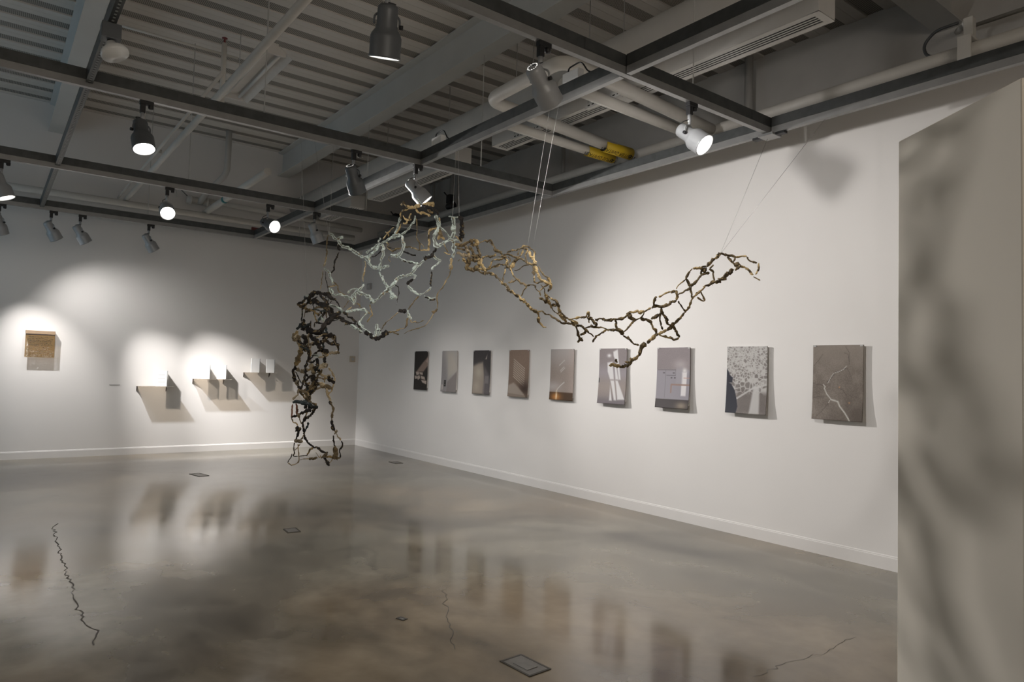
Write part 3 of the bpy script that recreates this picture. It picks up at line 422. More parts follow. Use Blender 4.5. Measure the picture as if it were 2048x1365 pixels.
k126:7921,-2853,2525 7969,-2810,2537 8005,-2781,2549 8046,-2757,2572;g110:8046,-2757,2572 8057,-2726,2549 8036,-2733,2532 8012,-2763,2538;t127:7906,-2826,2479 7918,-2788,2451 7948,-2754,2445;t107:7985,-2798,2543 7970,-2763,2486 7963,-2742,2445 7949,-2738,2415;k69:7921,-2837,2508 7962,-2781,2497;d95:8000,-2770,2532 8004,-2725,2474 8015,-2709,2456;d82:8043,-2731,2538 8045,-2700,2485 8055,-2681,2429;k88:8008,-2752,2521 8001,-2730,2480;k101:7983,-2732,2456 8037,-2692,2442;d111:7919,-2773,2433 7927,-2746,2397 7929,-2730,2348;k142:7958,-2746,2445 7944,-2734,2397 7929,-2730,2348 7982,-2705,2345 8026,-2689,2355 8032,-2687,2380;g126:7967,-2728,2421 8008,-2702,2419 8039,-2685,2392 8055,-2679,2366;g113:8030,-2695,2437 8054,-2680,2410 8055,-2679,2372 8090,-2672,2338 8122,-2671,2310;d44:8067,-2717,2549 8112,-2689,2566;d78:8112,-2689,2566 8159,-2653,2558 8172,-2637,2509 8187,-2631,2470;d44:8141,-2663,2553 8172,-2637,2515;k99:8179,-2634,2489 8223,-2620,2473 8263,-2617,2431 8303,-2616,2408;d69:8061,-2678,2429 8103,-2662,2438 8176,-2637,2439 8188,-2632,2457;g37:8201,-2632,2428 8273,-2616,2427;d57:8101,-2458,2490 8113,-2452,2509 8197,-2436,2510 8263,-2424,2519 8339,-2420,2504;d62:8263,-2424,2519 8274,-2418,2538 8331,-2415,2524 8395,-2417,2485 8428,-2419,2456 8434,-2430,2410;d56:8281,-2423,2517 8277,-2441,2459 8222,-2453,2438;d50:8241,-2430,2508 8231,-2445,2463;d56:8341,-2422,2497 8323,-2437,2454 8358,-2447,2404 8401,-2449,2375;g92:8353,-2423,2489 8388,-2433,2440 8429,-2434,2404 8445,-2437,2371;g53:8608,-2573,2426 8629,-2588,2363 8655,-2586,2342;d60:8268,-2614,2444 8319,-2605,2439 8397,-2602,2412 8474,-2601,2391 8548,-2605,2352 8619,-2601,2327 8666,-2586,2324;d56:8117,-2668,2329 8150,-2655,2365 8167,-2645,2402 8254,-2624,2407 8297,-2612,2428;d55:8110,-2670,2323 8179,-2652,2350 8242,-2637,2363 8306,-2631,2351 8353,-2621,2365;g31:8164,-2656,2345 8231,-2643,2345 8259,-2634,2362;d79:8295,-2617,2409 8328,-2618,2387 8322,-2628,2356 8369,-2631,2326 8404,-2634,2304;d72:8366,-2630,2333 8405,-2615,2366 8434,-2607,2382 8474,-2601,2391;g120:8387,-2630,2324 8410,-2619,2353 8418,-2610,2378;d49:8325,-2609,2419 8361,-2613,2390 8351,-2619,2372;d37:8245,-2483,2331 8296,-2475,2333 8338,-2462,2361 8403,-2451,2368;d48:8320,-2633,2337 8337,-2647,2285 8338,-2659,2247 8352,-2670,2202;d59:8404,-2634,2304 8439,-2644,2257 8492,-2646,2222 8545,-2642,2188 8594,-2627,2162;g42:8409,-2664,2198 8472,-2653,2205 8500,-2645,2221;g36:8450,-2652,2225 8432,-2660,2202;d41:8594,-2627,2162 8568,-2636,2128 8547,-2640,2088;d47:8594,-2627,2162 8624,-2615,2172 8647,-2596,2166 8652,-2576,2133 8660,-2552,2117;g58:8660,-2552,2117 8652,-2537,2090;d110:8446,-2438,2365 8455,-2444,2314 8453,-2448,2271;g49:8456,-2447,2271 8457,-2442,2222 8475,-2426,2216 8512,-2393,2229;g81:8648,-2595,2313 8673,-2590,2258 8690,-2572,2212 8709,-2542,2190 8720,-2513,2175;d41:8674,-2585,2311 8699,-2575,2269 8715,-2557,2234 8733,-2534,2224 8727,-2508,2180;g87:8729,-2538,2224 8731,-2516,2197 8726,-2496,2170 8701,-2495,2131;d46:8719,-2520,2180 8684,-2542,2145 8668,-2551,2128;d41:8685,-2560,2173 8688,-2531,2140 8674,-2510,2102;k64:8706,-2500,2142 8694,-2493,2120;g88:8674,-2510,2102 8666,-2479,2070 8658,-2448,2038 8654,-2420,2011;d41:8680,-2492,2098 8680,-2460,2077 8688,-2412,2057 8680,-2389,2024;k82:8641,-2543,2078 8650,-2504,2063 8653,-2467,2043;k83:8661,-2435,2033 8677,-2394,2024;d41:8656,-2438,2027 8651,-2402,1989 8669,-2361,1961;g59:8688,-2405,2052 8677,-2374,2002 8676,-2356,1967;d86:8122,-2671,2310 8220,-2664,2276 8289,-2667,2238 8358,-2672,2195;d119:8358,-2672,2195 8433,-2674,2141 8504,-2659,2101 8548,-2632,2059;d94:8548,-2632,2059 8571,-2597,2025 8578,-2556,1993 8586,-2508,1972;g89:8586,-2508,1972 8572,-2488,1939 8560,-2469,1905 8564,-2433,1871;k54:8562,-2487,1922 8555,-2465,1893;d48:8563,-2431,1865 8582,-2408,1863;d36:8563,-2439,1877 8564,-2424,1854;d47:8589,-2511,1978 8605,-2478,1980 8609,-2442,1958 8626,-2410,1954 8645,-2370,1926 8668,-2347,1906;d75:7968,-2710,2327 8020,-2692,2330 8089,-2678,2306 8124,-2672,2303;d69:8027,-2689,2342 8083,-2675,2332 8122,-2671,2310;g56:8103,-2673,2318 8111,-2677,2285;k38:7876,-2797,2410 7898,-2789,2427;d68:8711,-2490,2073 8756,-2461,2047 8737,-2408,1975 8753,-2376,1943 8766,-2352,1918;g129:8725,-2398,1960 8737,-2361,1919 8739,-2339,1894;d69:8630,-2417,1954 8667,-2380,1920 8700,-2350,1895 8782,-2320,1885;d68:8766,-2352,1918 8818,-2343,1925 8867,-2331,1932 8925,-2305,1931;g67:8917,-2309,1931 8950,-2319,1971 8944,-2300,1939;d42:8944,-2312,1955 8922,-2277,1891;g136:8799,-2342,1917 8820,-2309,1884;k109:8925,-2305,1931 8954,-2274,1907 8967,-2251,1883 8952,-2247,1867 8915,-2259,1863;d77:8789,-2339,1909 8795,-2296,1861 8782,-2259,1812 8773,-2226,1770;d68:8806,-2307,1877 8847,-2287,1868 8860,-2263,1843 8844,-2248,1819 8796,-2248,1803;k113:8745,-2223,1758 8784,-2231,1778 8787,-2216,1762;d68:8865,-2268,1851 8881,-2236,1819 8904,-2210,1794;d67:8865,-2268,1851 8924,-2255,1863 8981,-2229,1858 9028,-2193,1842;d68:9028,-2193,1842 8978,-2202,1818 8922,-2205,1794 8870,-2187,1753;k102:8908,-2203,1786 8911,-2192,1773;k83:8970,-2266,1907 9013,-2251,1923 9057,-2213,1911 9101,-2176,1916 9137,-2143,1929 9162,-2123,1958;d75:9094,-2180,1911 9092,-2166,1875 9091,-2151,1843;d75:9028,-2193,1842 9078,-2161,1842;k142:9079,-2163,1846 9100,-2136,1827 9113,-2114,1802;k166:9129,-2095,1791 9140,-2082,1783;k58:9113,-2114,1802 9139,-2081,1779 9153,-2047,1747 9174,-2009,1731;d58:9117,-2118,1819 9155,-2100,1860 9184,-2073,1911;k149:9162,-2123,1958 9175,-2101,1942 9184,-2073,1915;g91:9169,-2118,1966 9196,-2076,1976 9231,-2018,1979;k58:9184,-2073,1915 9206,-2037,1929 9223,-2020,1954 9234,-2014,1979;g58:9234,-2014,1979 9268,-1986,2009;k82:9268,-1986,2009 9288,-1973,2021 9321,-1937,2014 9367,-1917,2029 9400,-1920,2051 9437,-1902,2055;k82:9285,-1976,2021 9304,-1993,2068 9324,-1980,2084;g65:9331,-1976,2084 9370,-1961,2107 9411,-1947,2118;k105:9411,-1947,2118 9449,-1938,2128;g65:9452,-1936,2128 9448,-1917,2089 9439,-1905,2058;g48:9454,-1938,2136 9490,-1933,2174 9527,-1919,2204;k64:9528,-1920,2208 9554,-1916,2250 9572,-1902,2278;g80:9572,-1902,2278 9599,-1861,2280 9621,-1815,2299;g105:9625,-1807,2304 9633,-1768,2340 9638,-1723,2377 9646,-1681,2398;k97:9645,-1680,2402 9674,-1640,2396 9698,-1607,2393 9709,-1596,2381;g57:9709,-1596,2381 9732,-1561,2387 9757,-1529,2388;k57:9757,-1529,2388 9781,-1510,2355 9812,-1479,2339;g56:9817,-1473,2339 9822,-1481,2297 9817,-1507,2254;g89:9736,-1592,2317 9761,-1561,2306 9790,-1534,2278 9810,-1523,2245;g32:9810,-1524,2240 9844,-1491,2213;k65:9676,-1643,2387 9697,-1632,2349 9717,-1619,2320;k57:9710,-1597,2376 9708,-1620,2341;k137:9716,-1618,2324 9736,-1592,2317 9723,-1627,2290;k112:9723,-1627,2290 9702,-1676,2246 9679,-1709,2212 9654,-1753,2190;k96:9654,-1753,2190 9631,-1786,2168 9611,-1810,2160;g72:9611,-1810,2160 9584,-1825,2128 9545,-1837,2089 9529,-1841,2074;g56:9582,-1823,2120 9586,-1802,2090 9584,-1778,2056 9568,-1802,2063 9555,-1825,2082;g73:9529,-1841,2074 9488,-1820,2030 9430,-1803,1977;d75:9430,-1803,1977 9389,-1802,1937 9352,-1819,1900;k100:9352,-1819,1900 9323,-1834,1879 9301,-1846,1854;g84:9301,-1846,1854 9274,-1877,1832 9255,-1905,1823;k72:9533,-1914,2204 9532,-1898,2174 9539,-1883,2158;k112:9534,-1889,2162 9553,-1875,2166;d64:9553,-1875,2166 9587,-1857,2205 9603,-1846,2237;k104:9603,-1846,2237 9606,-1845,2261 9624,-1811,2291;k80:9603,-1846,2237 9634,-1792,2256;g56:9631,-1790,2305 9633,-1768,2340;k56:9633,-1792,2276 9640,-1762,2315;d64:9633,-1792,2276 9645,-1768,2258 9650,-1761,2218 9654,-1753,2194;d56:9537,-1880,2151 9499,-1893,2120 9456,-1914,2097;k64:9540,-1877,2151 9533,-1861,2112 9529,-1841,2074;d49:9442,-1897,2055 9439,-1854,2022 9434,-1808,1984;k83:9321,-1937,2014 9312,-1913,1974 9317,-1880,1935 9316,-1853,1895 9329,-1830,1884;k100:9312,-1913,1974 9278,-1935,1950 9249,-1962,1924;d58:9299,-1922,1966 9286,-1905,1918 9282,-1874,1853;k100:9210,-2029,1925 9231,-1991,1923 9245,-1957,1900;d75:9245,-1957,1900 9249,-1936,1867 9256,-1912,1843 9255,-1905,1823;g109:9255,-1905,1823 9229,-1936,1776 9210,-1963,1758;k75:9342,-1820,1888 9337,-1787,1840 9336,-1752,1800;g75:9334,-1749,1792 9321,-1778,1782 9300,-1817,1797 9262,-1887,1811;k184:9205,-1969,1750 9190,-1977,1716 9164,-1983,1666;g126:9164,-1983,1666 9130,-1994,1632 9094,-2003,1606;g68:9108,-2019,1639 9087,-2007,1606 9053,-2020,1605;k111:9092,-2001,1602 9035,-2000,1572 8987,-2010,1567;g95:8989,-2013,1571 8949,-2032,1583 8899,-2043,1582;k68:8990,-2058,1629 8980,-2035,1596"""
PAL = {'m': ((.50, .56, .51), (.40, .46, .40)), 'k': ((.010, .008, .007), (.026, .020, .015)), 'g': ((.45, .335, .17), (.28, .195, .085)),
       'd': ((.17, .125, .065), (.06, .042, .022)), 't': ((.33, .27, .18), (.16, .12, .07)), 'c': ((.56, .48, .34), (.36, .26, .13)),
       'b': ((.035, .05, .05), (.02, .02, .02)), 'r': ((.20, .075, .035), (.06, .03, .02))}
def noise1(seed):
    rnd = random.Random(seed); tab = [rnd.uniform(-1, 1) for _ in range(257)]
    def f(t):
        i = int(math.floor(t)); u = t-i; u = u*u*(3-2*u)
        return tab[i % 257]*(1-u) + tab[(i+1) % 257]*u
    return f
def strands(name, text, parent, dark_share, warm=False):
    V, F, CV = [], [], []
    eye = Vector((1, -1, -.4)).normalized()
    for si, ent in enumerate(text.split(';')):
        head, body = ent.split(':')
        c = head[0]; r = int(head[1:])/10000.0*1.12
        ctrl = [Vector([int(v)/1000.0 for v in p.split(',')]) for p in body.split(' ')]
        # catmull-rom through the control points
        ex = [ctrl[0]*2-ctrl[1]] + ctrl + [ctrl[-1]*2-ctrl[-2]]
        step = max(0.009, min(0.02, r*0.7))
        pts = []
        for i in range(1, len(ex)-2):
            p0, p1, p2, p3 = ex[i-1:i+3]
            n = max(2, int((p2-p1).length/step))
            for k in range(n):
                t = k/n
                pts.append(0.5*((2*p1)+(p2-p0)*t+(2*p0-5*p1+4*p2-p3)*t*t+(3*p1-p0-3*p2+p3)*t**3))
        pts.append(ctrl[-1].copy())
        nx, ny, nz, nr, nc, ng = [noise1(si*17+q) for q in range(6)]
        for i in range(len(pts)):
            a = min(r*0.6, 0.012)
            pts[i] = pts[i] + Vector((nx(i*.45), ny(i*.45), nz(i*.45)))*a
        n = 8
        X = None; base = len(V); L = len(pts)
        seam = random.randrange(n)
        for i, p in enumerate(pts):
            dv = (pts[min(i+1, L-1)]-pts[max(i-1, 0)])
            if dv.length < 1e-6: dv = Vector((0, 0, 1))
            dv.normalize()
            if X is None:
                X = (eye - dv*eye.dot(dv)).normalized()
            X = (X - dv*X.dot(dv)).normalized(); Y = X.cross(dv).normalized()
            rr = r*(0.92 + 0.38*nr(i*.55))
            if i == 0 or i == L-1: rr *= 0.55
            light, dark = PAL[c]
            if warm and c == 'k': light, dark = (.105, .072, .034), (.035, .024, .013)
            w = 0.5+0.5*nc(i*.3)
            for k in range(n):
                an = 2*PI*k/n
                q = rr*(1+random.uniform(-.36, .36))
                if c == 'm' and k == 0 and ng(i*.25) > -.25: q *= 0.55
                V.append(tuple(p + X*(math.cos(an)*q*.8) + Y*(math.sin(an)*q*1.08)))
                col = [light[j]*(1-w*.8)+dark[j]*w*.8 for j in range(3)]
                v = random.random()
                if c == 'm':
                    if k == 0 and ng(i*.25) > -.25: col = [.06, .05, .04]
                    elif v < .05: col = [.30, .22, .11]
                elif c == 'k':
                    if v < dark_share: col = [.22, .16, .075]
                elif c in 'gc':
                    if nc(i*.22+50) > .45 and random.random() < .75: col = [.06, .042, .022]
                elif c in 'dt':
                    if nc(i*.22+50) < -.35 and random.random() < .8: col = [.36, .26, .12]
                s = random.uniform(.8, 1.15)
                CV.append((min(1, col[0]*s), min(1, col[1]*s), min(1, col[2]*s), 1))
        for i in range(L-1):
            for k in range(n):
                F.append((base+i*n+k, base+i*n+(k+1) % n, base+(i+1)*n+(k+1) % n, base+(i+1)*n+k))
        F.append(tuple(base+k for k in range(n-1, -1, -1)))
        F.append(tuple(base+(L-1)*n+k for k in range(n)))
        # ragged flakes of pulp standing off the strand
        for q in range(int(L*0.16)):
            i = random.randrange(L); k = random.randrange(n)
            a = Vector(V[base+i*n+k]); out = (a-pts[i]).normalized()
            b0 = len(V); ln = r*random.uniform(.35, .95)+.002
            sd = Vector((random.uniform(-1, 1), random.uniform(-1, 1), random.uniform(-1, 1))).normalized()
            w_ = ln*.55
            V += [tuple(a-out*r*.3+sd*w_), tuple(a-out*r*.3-sd*w_), tuple(a-out*r*.3+out.cross(sd)*w_), tuple(a+out*ln+sd*w_*.3)]
            F += [(b0, b0+1, b0+3), (b0+1, b0+2, b0+3), (b0+2, b0, b0+3), (b0, b0+2, b0+1)]
            CV += [CV[base+i*n+k]]*4
    me = bpy.data.meshes.new(name)
    me.from_pydata(V, [], F); me.update()
    at = me.color_attributes.new('Col', 'FLOAT_COLOR', 'POINT')
    at.data.foreach_set('color', np.array(CV, dtype=np.float32).ravel())
    me.materials.append(M_sculpt)
    o = bpy.data.objects.new(name, me); COL.objects.link(o); o.parent = parent
    return o
sc = thing('hanging_sculpture', 'large netlike sculpture of mint, black and gold strands hanging in mid-room', 'sculpture')
parts = DATA.strip().split('\n')
o = strands('net_drape', parts[0], sc, .05); o['label'] = 'mint painted open net'
o = strands('hanging_column', parts[1], sc, .08); o['label'] = 'dark knotted column hanging near the floor'
o = strands('trailing_arm', parts[2], sc, .3, True); o['label'] = 'golden brown trailing arm'
ZR = 3.605                                        # underside of the lighting grid
def wire(a, b, r=0.0011):
    bm = TB([a, b], r, 6)
    obj('suspension_wire', bm, M_wire, sc)
ZW = ZR-.001
wire((6.497, -3.66, ZW), (6.431, -3.513, 2.165))
wire((6.497, -3.53, ZW), (6.594, -3.393, 2.725))
wire((6.497, -3.34, ZW), (6.594, -3.390, 2.725))
wire((7.16, -2.394, ZW), (7.797, -2.808, 2.797))
wire((7.20, -2.394, ZW), (7.838, -2.770, 2.797))
wire((8.64, -2.394, ZW), (8.576, -2.561, 2.480))
wire((8.53, -2.394, ZW), (8.516, -2.567, 2.487))
wire((9.33, -0.612, ZW-.03), (9.643, -1.685, 2.398), .0014)
wire((9.84, -0.612, ZW), (9.643, -1.685, 2.398), .0014)

# ---------------------------------------------------------------- photographs on the right wall
GU, GV = 60, 88
uu, vv = np.meshgrid((np.arange(GU)+.5)/GU, (np.arange(GV)+.5)/GV)          # v from the bottom
def rgb(r, g, b_): return np.stack([np.full_like(uu, r/255.), np.full_like(uu, g/255.), np.full_like(uu, b_/255.)], -1)
def mixc(img, col, a):
    c = np.array(col)/255.
    return img*(1-a[..., None]) + c*a[..., None]
def ss(x, a, b_):
    t = np.clip((x-a)/(b_-a+1e-9), 0, 1); return t*t*(3-2*t)
def poly(pts, soft=0.015):
    """soft filled convex polygon, points counter-clockwise or clockwise, in (u, v)"""
    pts = np.array(pts); cx, cy = pts.mean(0); d_ = np.full_like(uu, 1e9)
    for (xa, ya), (xb, yb) in zip(pts, np.roll(pts, -1, 0)):
        nx, ny = yb-ya, xa-xb; l = math.hypot(nx, ny)+1e-9; nx /= l; ny /= l
        if (cx-xa)*nx+(cy-ya)*ny < 0: nx, ny = -nx, -ny
        d_ = np.minimum(d_, (uu-xa)*nx+(vv-ya)*ny)
    return ss(d_, -soft, soft)
def line(pts, w, soft=0.01):
    d_ = np.full_like(uu, 1e9)
    for (xa, ya), (xb, yb) in zip(pts, pts[1:]):
        dx, dy = xb-xa, yb-ya; t = np.clip(((uu-xa)*dx+(vv-ya)*dy)/(dx*dx+dy*dy+1e-9), 0, 1)
        d_ = np.minimum(d_, np.hypot(uu-xa-t*dx, (vv-ya-t*dy)*1.4))
    return 1-ss(d_, w-soft, w+soft)
rng = np.random.RandomState(3)
def grain(amp, cells=None):
    if cells is None: return rng.uniform(-amp, amp, uu.shape)[..., None]
    g = rng.uniform(-1, 1, (cells[1]+1, cells[0]+1))
    fx, fy = uu*cells[0], vv*cells[1]; ix, iy = fx.astype(int), fy.astype(int); tx, ty = fx-ix, fy-iy
    tx = tx*tx*(3-2*tx); ty = ty*ty*(3-2*ty)
    v = g[iy, ix]*(1-tx)*(1-ty)+g[iy, np.minimum(ix+1, cells[0])]*tx*(1-ty)+g[np.minimum(iy+1, cells[1]), ix]*(1-tx)*ty+g[np.minimum(iy+1, cells[1]), np.minimum(ix+1, cells[0])]*tx*ty
    return (v*amp)[..., None]
def pic1():
    im = rgb(38, 34, 32)+grain(.012)
    im = mixc(im, (150, 130, 118), poly([(.15, .46), (.62, .70), (1.0, .86), (1.0, .62), (.70, .47)], .03)*.95)
    im = mixc(im, (180, 158, 146), poly([(.86, .72), (1.0, .88), (1.0, .70)], .02))
    for a in ([(.12, .46), (.34, .47), (.42, .40), (.20, .37)], [(.38, .46), (.66, .45), (.66, .38), (.46, .40)], [(.05, .36), (.20, .36), (.30, .29), (.08, .27)], [(.24, .35), (.42, .38), (.50, .30), (.32, .25)], [(.50, .37), (.80, .34), (.86, .26), (.58, .28)], [(.56, .26), (.95, .24), (.95, .15), (.66, .19)]):
        im = mixc(im, (196, 180, 168), poly(a, .015)*.95)
    return im
def pic2():
    im = rgb(150, 146, 146)+grain(.01)
    im = mixc(im, (196, 190, 184), ss(uu*0.7+vv*.6, .35, .95)*.9)
    im = mixc(im, (205, 196, 182), poly([(.45, .30), (1, .55), (1, .62), (.7, .95), (.35, .95), (.40, .5)], .12)*.6)
    im = mixc(im, (138, 130, 128), poly([(.42, .24), (1, .50), (1, 0), (.42, 0)], .03)*.8)
    im = mixc(im, (26, 24, 24), poly([(.20, .28), (.34, .28), (.34, .13), (.20, .13)], .012))
    im = mixc(im, (150, 146, 142), poly([(.25, .255), (.29, .255), (.29, .22), (.25, .22)], .012))
    im = mixc(im, (150, 146, 142), poly([(.25, .195), (.29, .195), (.29, .16), (.25, .16)], .012))
    im = mixc(im, (210, 200, 194), poly([(.04, .16), (.17, .18), (.16, .05), (.06, .03)], .03)*.7)
    return im
def pic3():
    im = rgb(70, 66, 67)+grain(.012)
    im = mixc(im, (176, 164, 150), poly([(0, .64), (.30, .70), (.62, .74), (.74, .58), (.72, .25), (.80, 0), (0, 0)], .05)*.9)
    im = mixc(im, (196, 186, 172), np.exp(-(((uu-.35)/.22)**2+((vv-.5)/.14)**2))*.8)
    im = mixc(im, (192, 180, 166), np.exp(-(((uu-.25)/.2)**2+((vv-.18)/.12)**2))*.7)
    im = mixc(im, (120, 114, 116), poly([(.68, .62), (1, .40), (1, 0), (.62, 0)], .06)*.7)
    im = mixc(im, (190, 180, 170), poly([(.70, .80), (.80, .90), (.78, .80)], .02))
    im = mixc(im, (150, 144, 144), poly([(.72, .42), (.92, .42), (.92, .25), (.72, .25)], .02)*.6)
    return im
def pic4():
    im = rgb(142, 122, 108)+grain(.02)
    im = im*(1+.22*(vv-.5))[..., None]
    for k in range(9):
        y = .80-.046*k
        im = mixc(im, (206, 192, 176), line([(.24, y), (.80, y-.20)], .013, .012)*.95)
    im = mixc(im, (66, 52, 46), np.exp(-(((uu-.85)/.3)**2+((vv-.18)/.14)**2))*.85)
    im = mixc(im, (176, 164, 152), poly([(.0, .24), (.28, .30), (.5, .22), (.85, .06), (.85, .02), (0, .06)], .03)*.9)
    im = mixc(im, (150, 136, 124), poly([(0, .07), (.9, .04), (.9, 0), (0, 0)], .015))
    return im
def pic5():
    im = rgb(152, 140, 132)+grain(.015)
    im = mixc(im, (186, 180, 178), ss(vv, .5, 1.0)*.75)
    im = mixc(im, (190, 182, 180), np.exp(-(((uu-.1)/.35)**2+((vv-.26)/.10)**2))*.8)
    im = mixc(im, (176, 158, 150), ss(uu, .6, 1)*.4)
    for a in ([(.38, .68), (.60, .78)], [(.46, .55), (.62, .63)], [(.44, .58), (.58, .65)]): im = mixc(im, (206, 200, 196), line(a, .012, .014)*.8)
    im = mixc(im, (216, 212, 208), line([(.30, .16), (.36, .22), (.46, .28), (.62, .35)], .012, .015)*.9)
    fl = 1-ss(vv, .145, .16)
    im = mixc(im, (78, 58, 40), fl)
    im = mixc(im, (190, 130, 70), fl*np.exp(-(((uu-.30)/.22)**2+((vv-.06)/.08)**2)))
    im = mixc(im, (250, 226, 190), np.exp(-(((uu-.32)/.035)**2+((vv-.08)/.09)**2)))
    return im
def pic6():
    im = rgb(132, 122, 122)+grain(.012)
    im = mixc(im, (156, 150, 156), np.exp(-((vv-.55)/.16)**2)*.7*np.ones_like(uu))
    im = mixc(im, (164, 152, 142), np.exp(-((vv-.30)/.16)**2)*.6*np.ones_like(uu))
    im = mixc(im, (112, 104, 108), 1-ss(vv, .02, .16))
    wht = (224, 222, 222)
    for a in ([(.50, .94), (.66, .98), (.70, .80), (.64, .72), (.52, .86)], [(.62, .80), (.70, .80), (.80, .44), (.74, .44)], [(.30, .74), (.48, .76), (.56, .44), (.42, .44), (.32, .58)], [(.56, .70), (.62, .68), (.72, .44), (.62, .44)], [(.44, .42), (.57, .42), (.70, .07), (.62, .07)], [(.62, .42), (.70, .42), (.98, .09), (.74, .08)], [(.44, .32), (.55, .06), (.45, .06)]):
        im = mixc(im, wht, poly(a, .02)*.92)
    im = mixc(im, wht, np.exp(-(((uu-.36)/.07)**2+((vv-.87)/.03)**2)))
    im = mixc(im, (30, 28, 30), poly([(.0, .46), (.035, .46), (.035, .38), (.0, .38)], .01))
    return im
def pic7():
    im = rgb(138, 128, 130)+grain(.012)
    im = mixc(im, (150, 146, 154), (1-ss(vv, .60, .66))*.9)
    im = mixc(im, (178, 170, 170), np.exp(-(((uu-.72)/.2)**2+((vv-.72)/.08)**2))*.8)
    arch = np.maximum(poly([(.76, .60), (.91, .60), (.90, .21), (.76, .21)], .015), np.exp(-(((uu-.84)/.085)**2+((vv-.62)/.05)**2)*1.4))
    im = mixc(im, (226, 222, 222), np.clip(arch, 0, 1)*.95)
    im = mixc(im, (160, 156, 162), poly([(.60, .66), (.78, .68), (.78, .40), (.60, .40)], .03)*.6)
    for a in ([(.04, .63), (.58, .63)], [(.28, .63), (.28, .17)], [(.30, .54), (.58, .54)], [(.58, .63), (.58, .55)]): im = mixc(im, (92, 86, 90), line(a, .004, .008)*.8)
    for a in ((.22, .58), (.52, .58), (.46, .50), (.56, .50)): im = mixc(im, (50, 46, 48), line([(a[0]-.02, a[1]), (a[0]+.02, a[1])], .008, .008))
    im = mixc(im, (150, 120, 108), line([(.46, .26), (.46, .39), (1, .39)], .016, .01))
    im = mixc(im, (190, 150, 138), line([(.82, .50), (1, .50)], .008, .01))
    fl = 1-ss(vv, .145, .155)
    im = mixc(im, (62, 54, 54), fl)
    im = mixc(im, (140, 128, 112), fl*np.exp(-(((uu-.80)/.16)**2+((vv-.05)/.06)**2)))
    return im
def pic8():
    im = rgb(150, 144, 140)+grain(.05)+grain(.05, (10, 12))
    im = mixc(im, (176, 172, 168), ss(vv, .35, .9)*.35)
    im = mixc(im, (112, 104, 100), (1-ss(vv, .34, .40))*poly([(.28, .38), (1, .36), (1, 0), (.28, 0)], .05)*.8)
    # network of pale veins: boundaries of scattered cells, finer towards the top
    pts = []
    while len(pts) < 300:
        a, c = rng.uniform(0, 1), rng.uniform(.22, 1)
        if rng.uniform() < .12+.95*c*c: pts.append((a, c))
    pts = np.array(pts)
    dd = np.sort(np.stack([np.hypot(uu-a, (vv-c)*1.45) for a, c in pts], -1), -1)
    net = 1-ss(dd[..., 1]-dd[..., 0], .004, .024)
    im = mixc(im, (112, 106, 102), ss(dd[..., 1]-dd[..., 0], .012, .045)*ss(vv, .30, .36)*(.80-.5*vv))
    im = mixc(im, (208, 206, 203), net*.8*ss(vv, .26, .36))
    im = mixc(im, (206, 204, 202), poly([(.60, 0), (.84, 0), (.82, .42), (.68, .42)], .03)*.9)
    im = mixc(im, (206, 204, 202), np.maximum(line([(.72, .40), (.40, .27), (.28, .22)], .02), line([(.78, .40), (1, .44)], .02))*.8)
    sil = np.maximum.reduce([poly([(0, .67), (.05, .62), (.10, .54), (.06, .45), (0, .42)], .008), poly([(0, .60), (.16, .53), (.15, .46), (0, .44)], .008), poly([(0, .46), (.12, .44), (.22, .34), (.28, .20), (.31, .10), (.28, 0), (0, 0)], .01)])
    im = mixc(im, (30, 32, 46), sil)
    return im
def pic9():
    im = rgb(128, 118, 109)+grain(.035)+grain(.05, (7, 9))
    im = mixc(im, (148, 138, 128), ss(vv, .45, 1)*.75)
    im = mixc(im, (86, 76, 68), (1-ss(vv, .0, .5))*ss(uu, .2, 1)*.6)
    for a in ([(.02, .72), (.12, .80), (.2, .88)], [(.62, .90), (.70, .88), (.72, .78)], [(.0, .48), (.25, .46)], [(.0, .28), (.12, .30), (.3, .31)], [(.52, .44), (.62, .40), (.68, .33)], [(.35, .24), (.22, .12), (.1, .04)], [(.68, .70), (.78, .56)], [(.65, .98), (.72, .9), (.72, .74)]): im = mixc(im, (66, 58, 52), line(a, .004, .010)*.55)
    im = mixc(im, (42, 38, 36), line([(.30, .50), (.40, .58), (.45, .63), (.66, .69)], .008, .012)*.6)
    cr = np.maximum.reduce([line([(.67, .72), (.62, .68), (.50, .64), (.42, .62), (.37, .57), (.31, .49)], .006, .008), line([(.22, .47), (.26, .44), (.24, .42), (.30, .34), (.38, .28), (.40, .27)], .009, .009), line([(.40, .27), (.52, .25), (.56, .19), (.66, .11), (.74, .03), (.76, 0)], .013, .01), line([(.38, .28), (.34, .23)], .006, .008)])
    im = mixc(im, (206, 204, 196), cr)
    im = mixc(im, (196, 150, 110), np.maximum(np.exp(-(((uu-.54)/.015)**2+((vv-.44)/.01)**2)), np.exp(-(((uu-.74)/.015)**2+((vv-.24)/.01)**2))))
    return im
def to_lin(c):
    c = np.clip(c, 0, 1); return np.where(c <= .04045, c/12.92, ((c+.055)/1.055)**2.4)
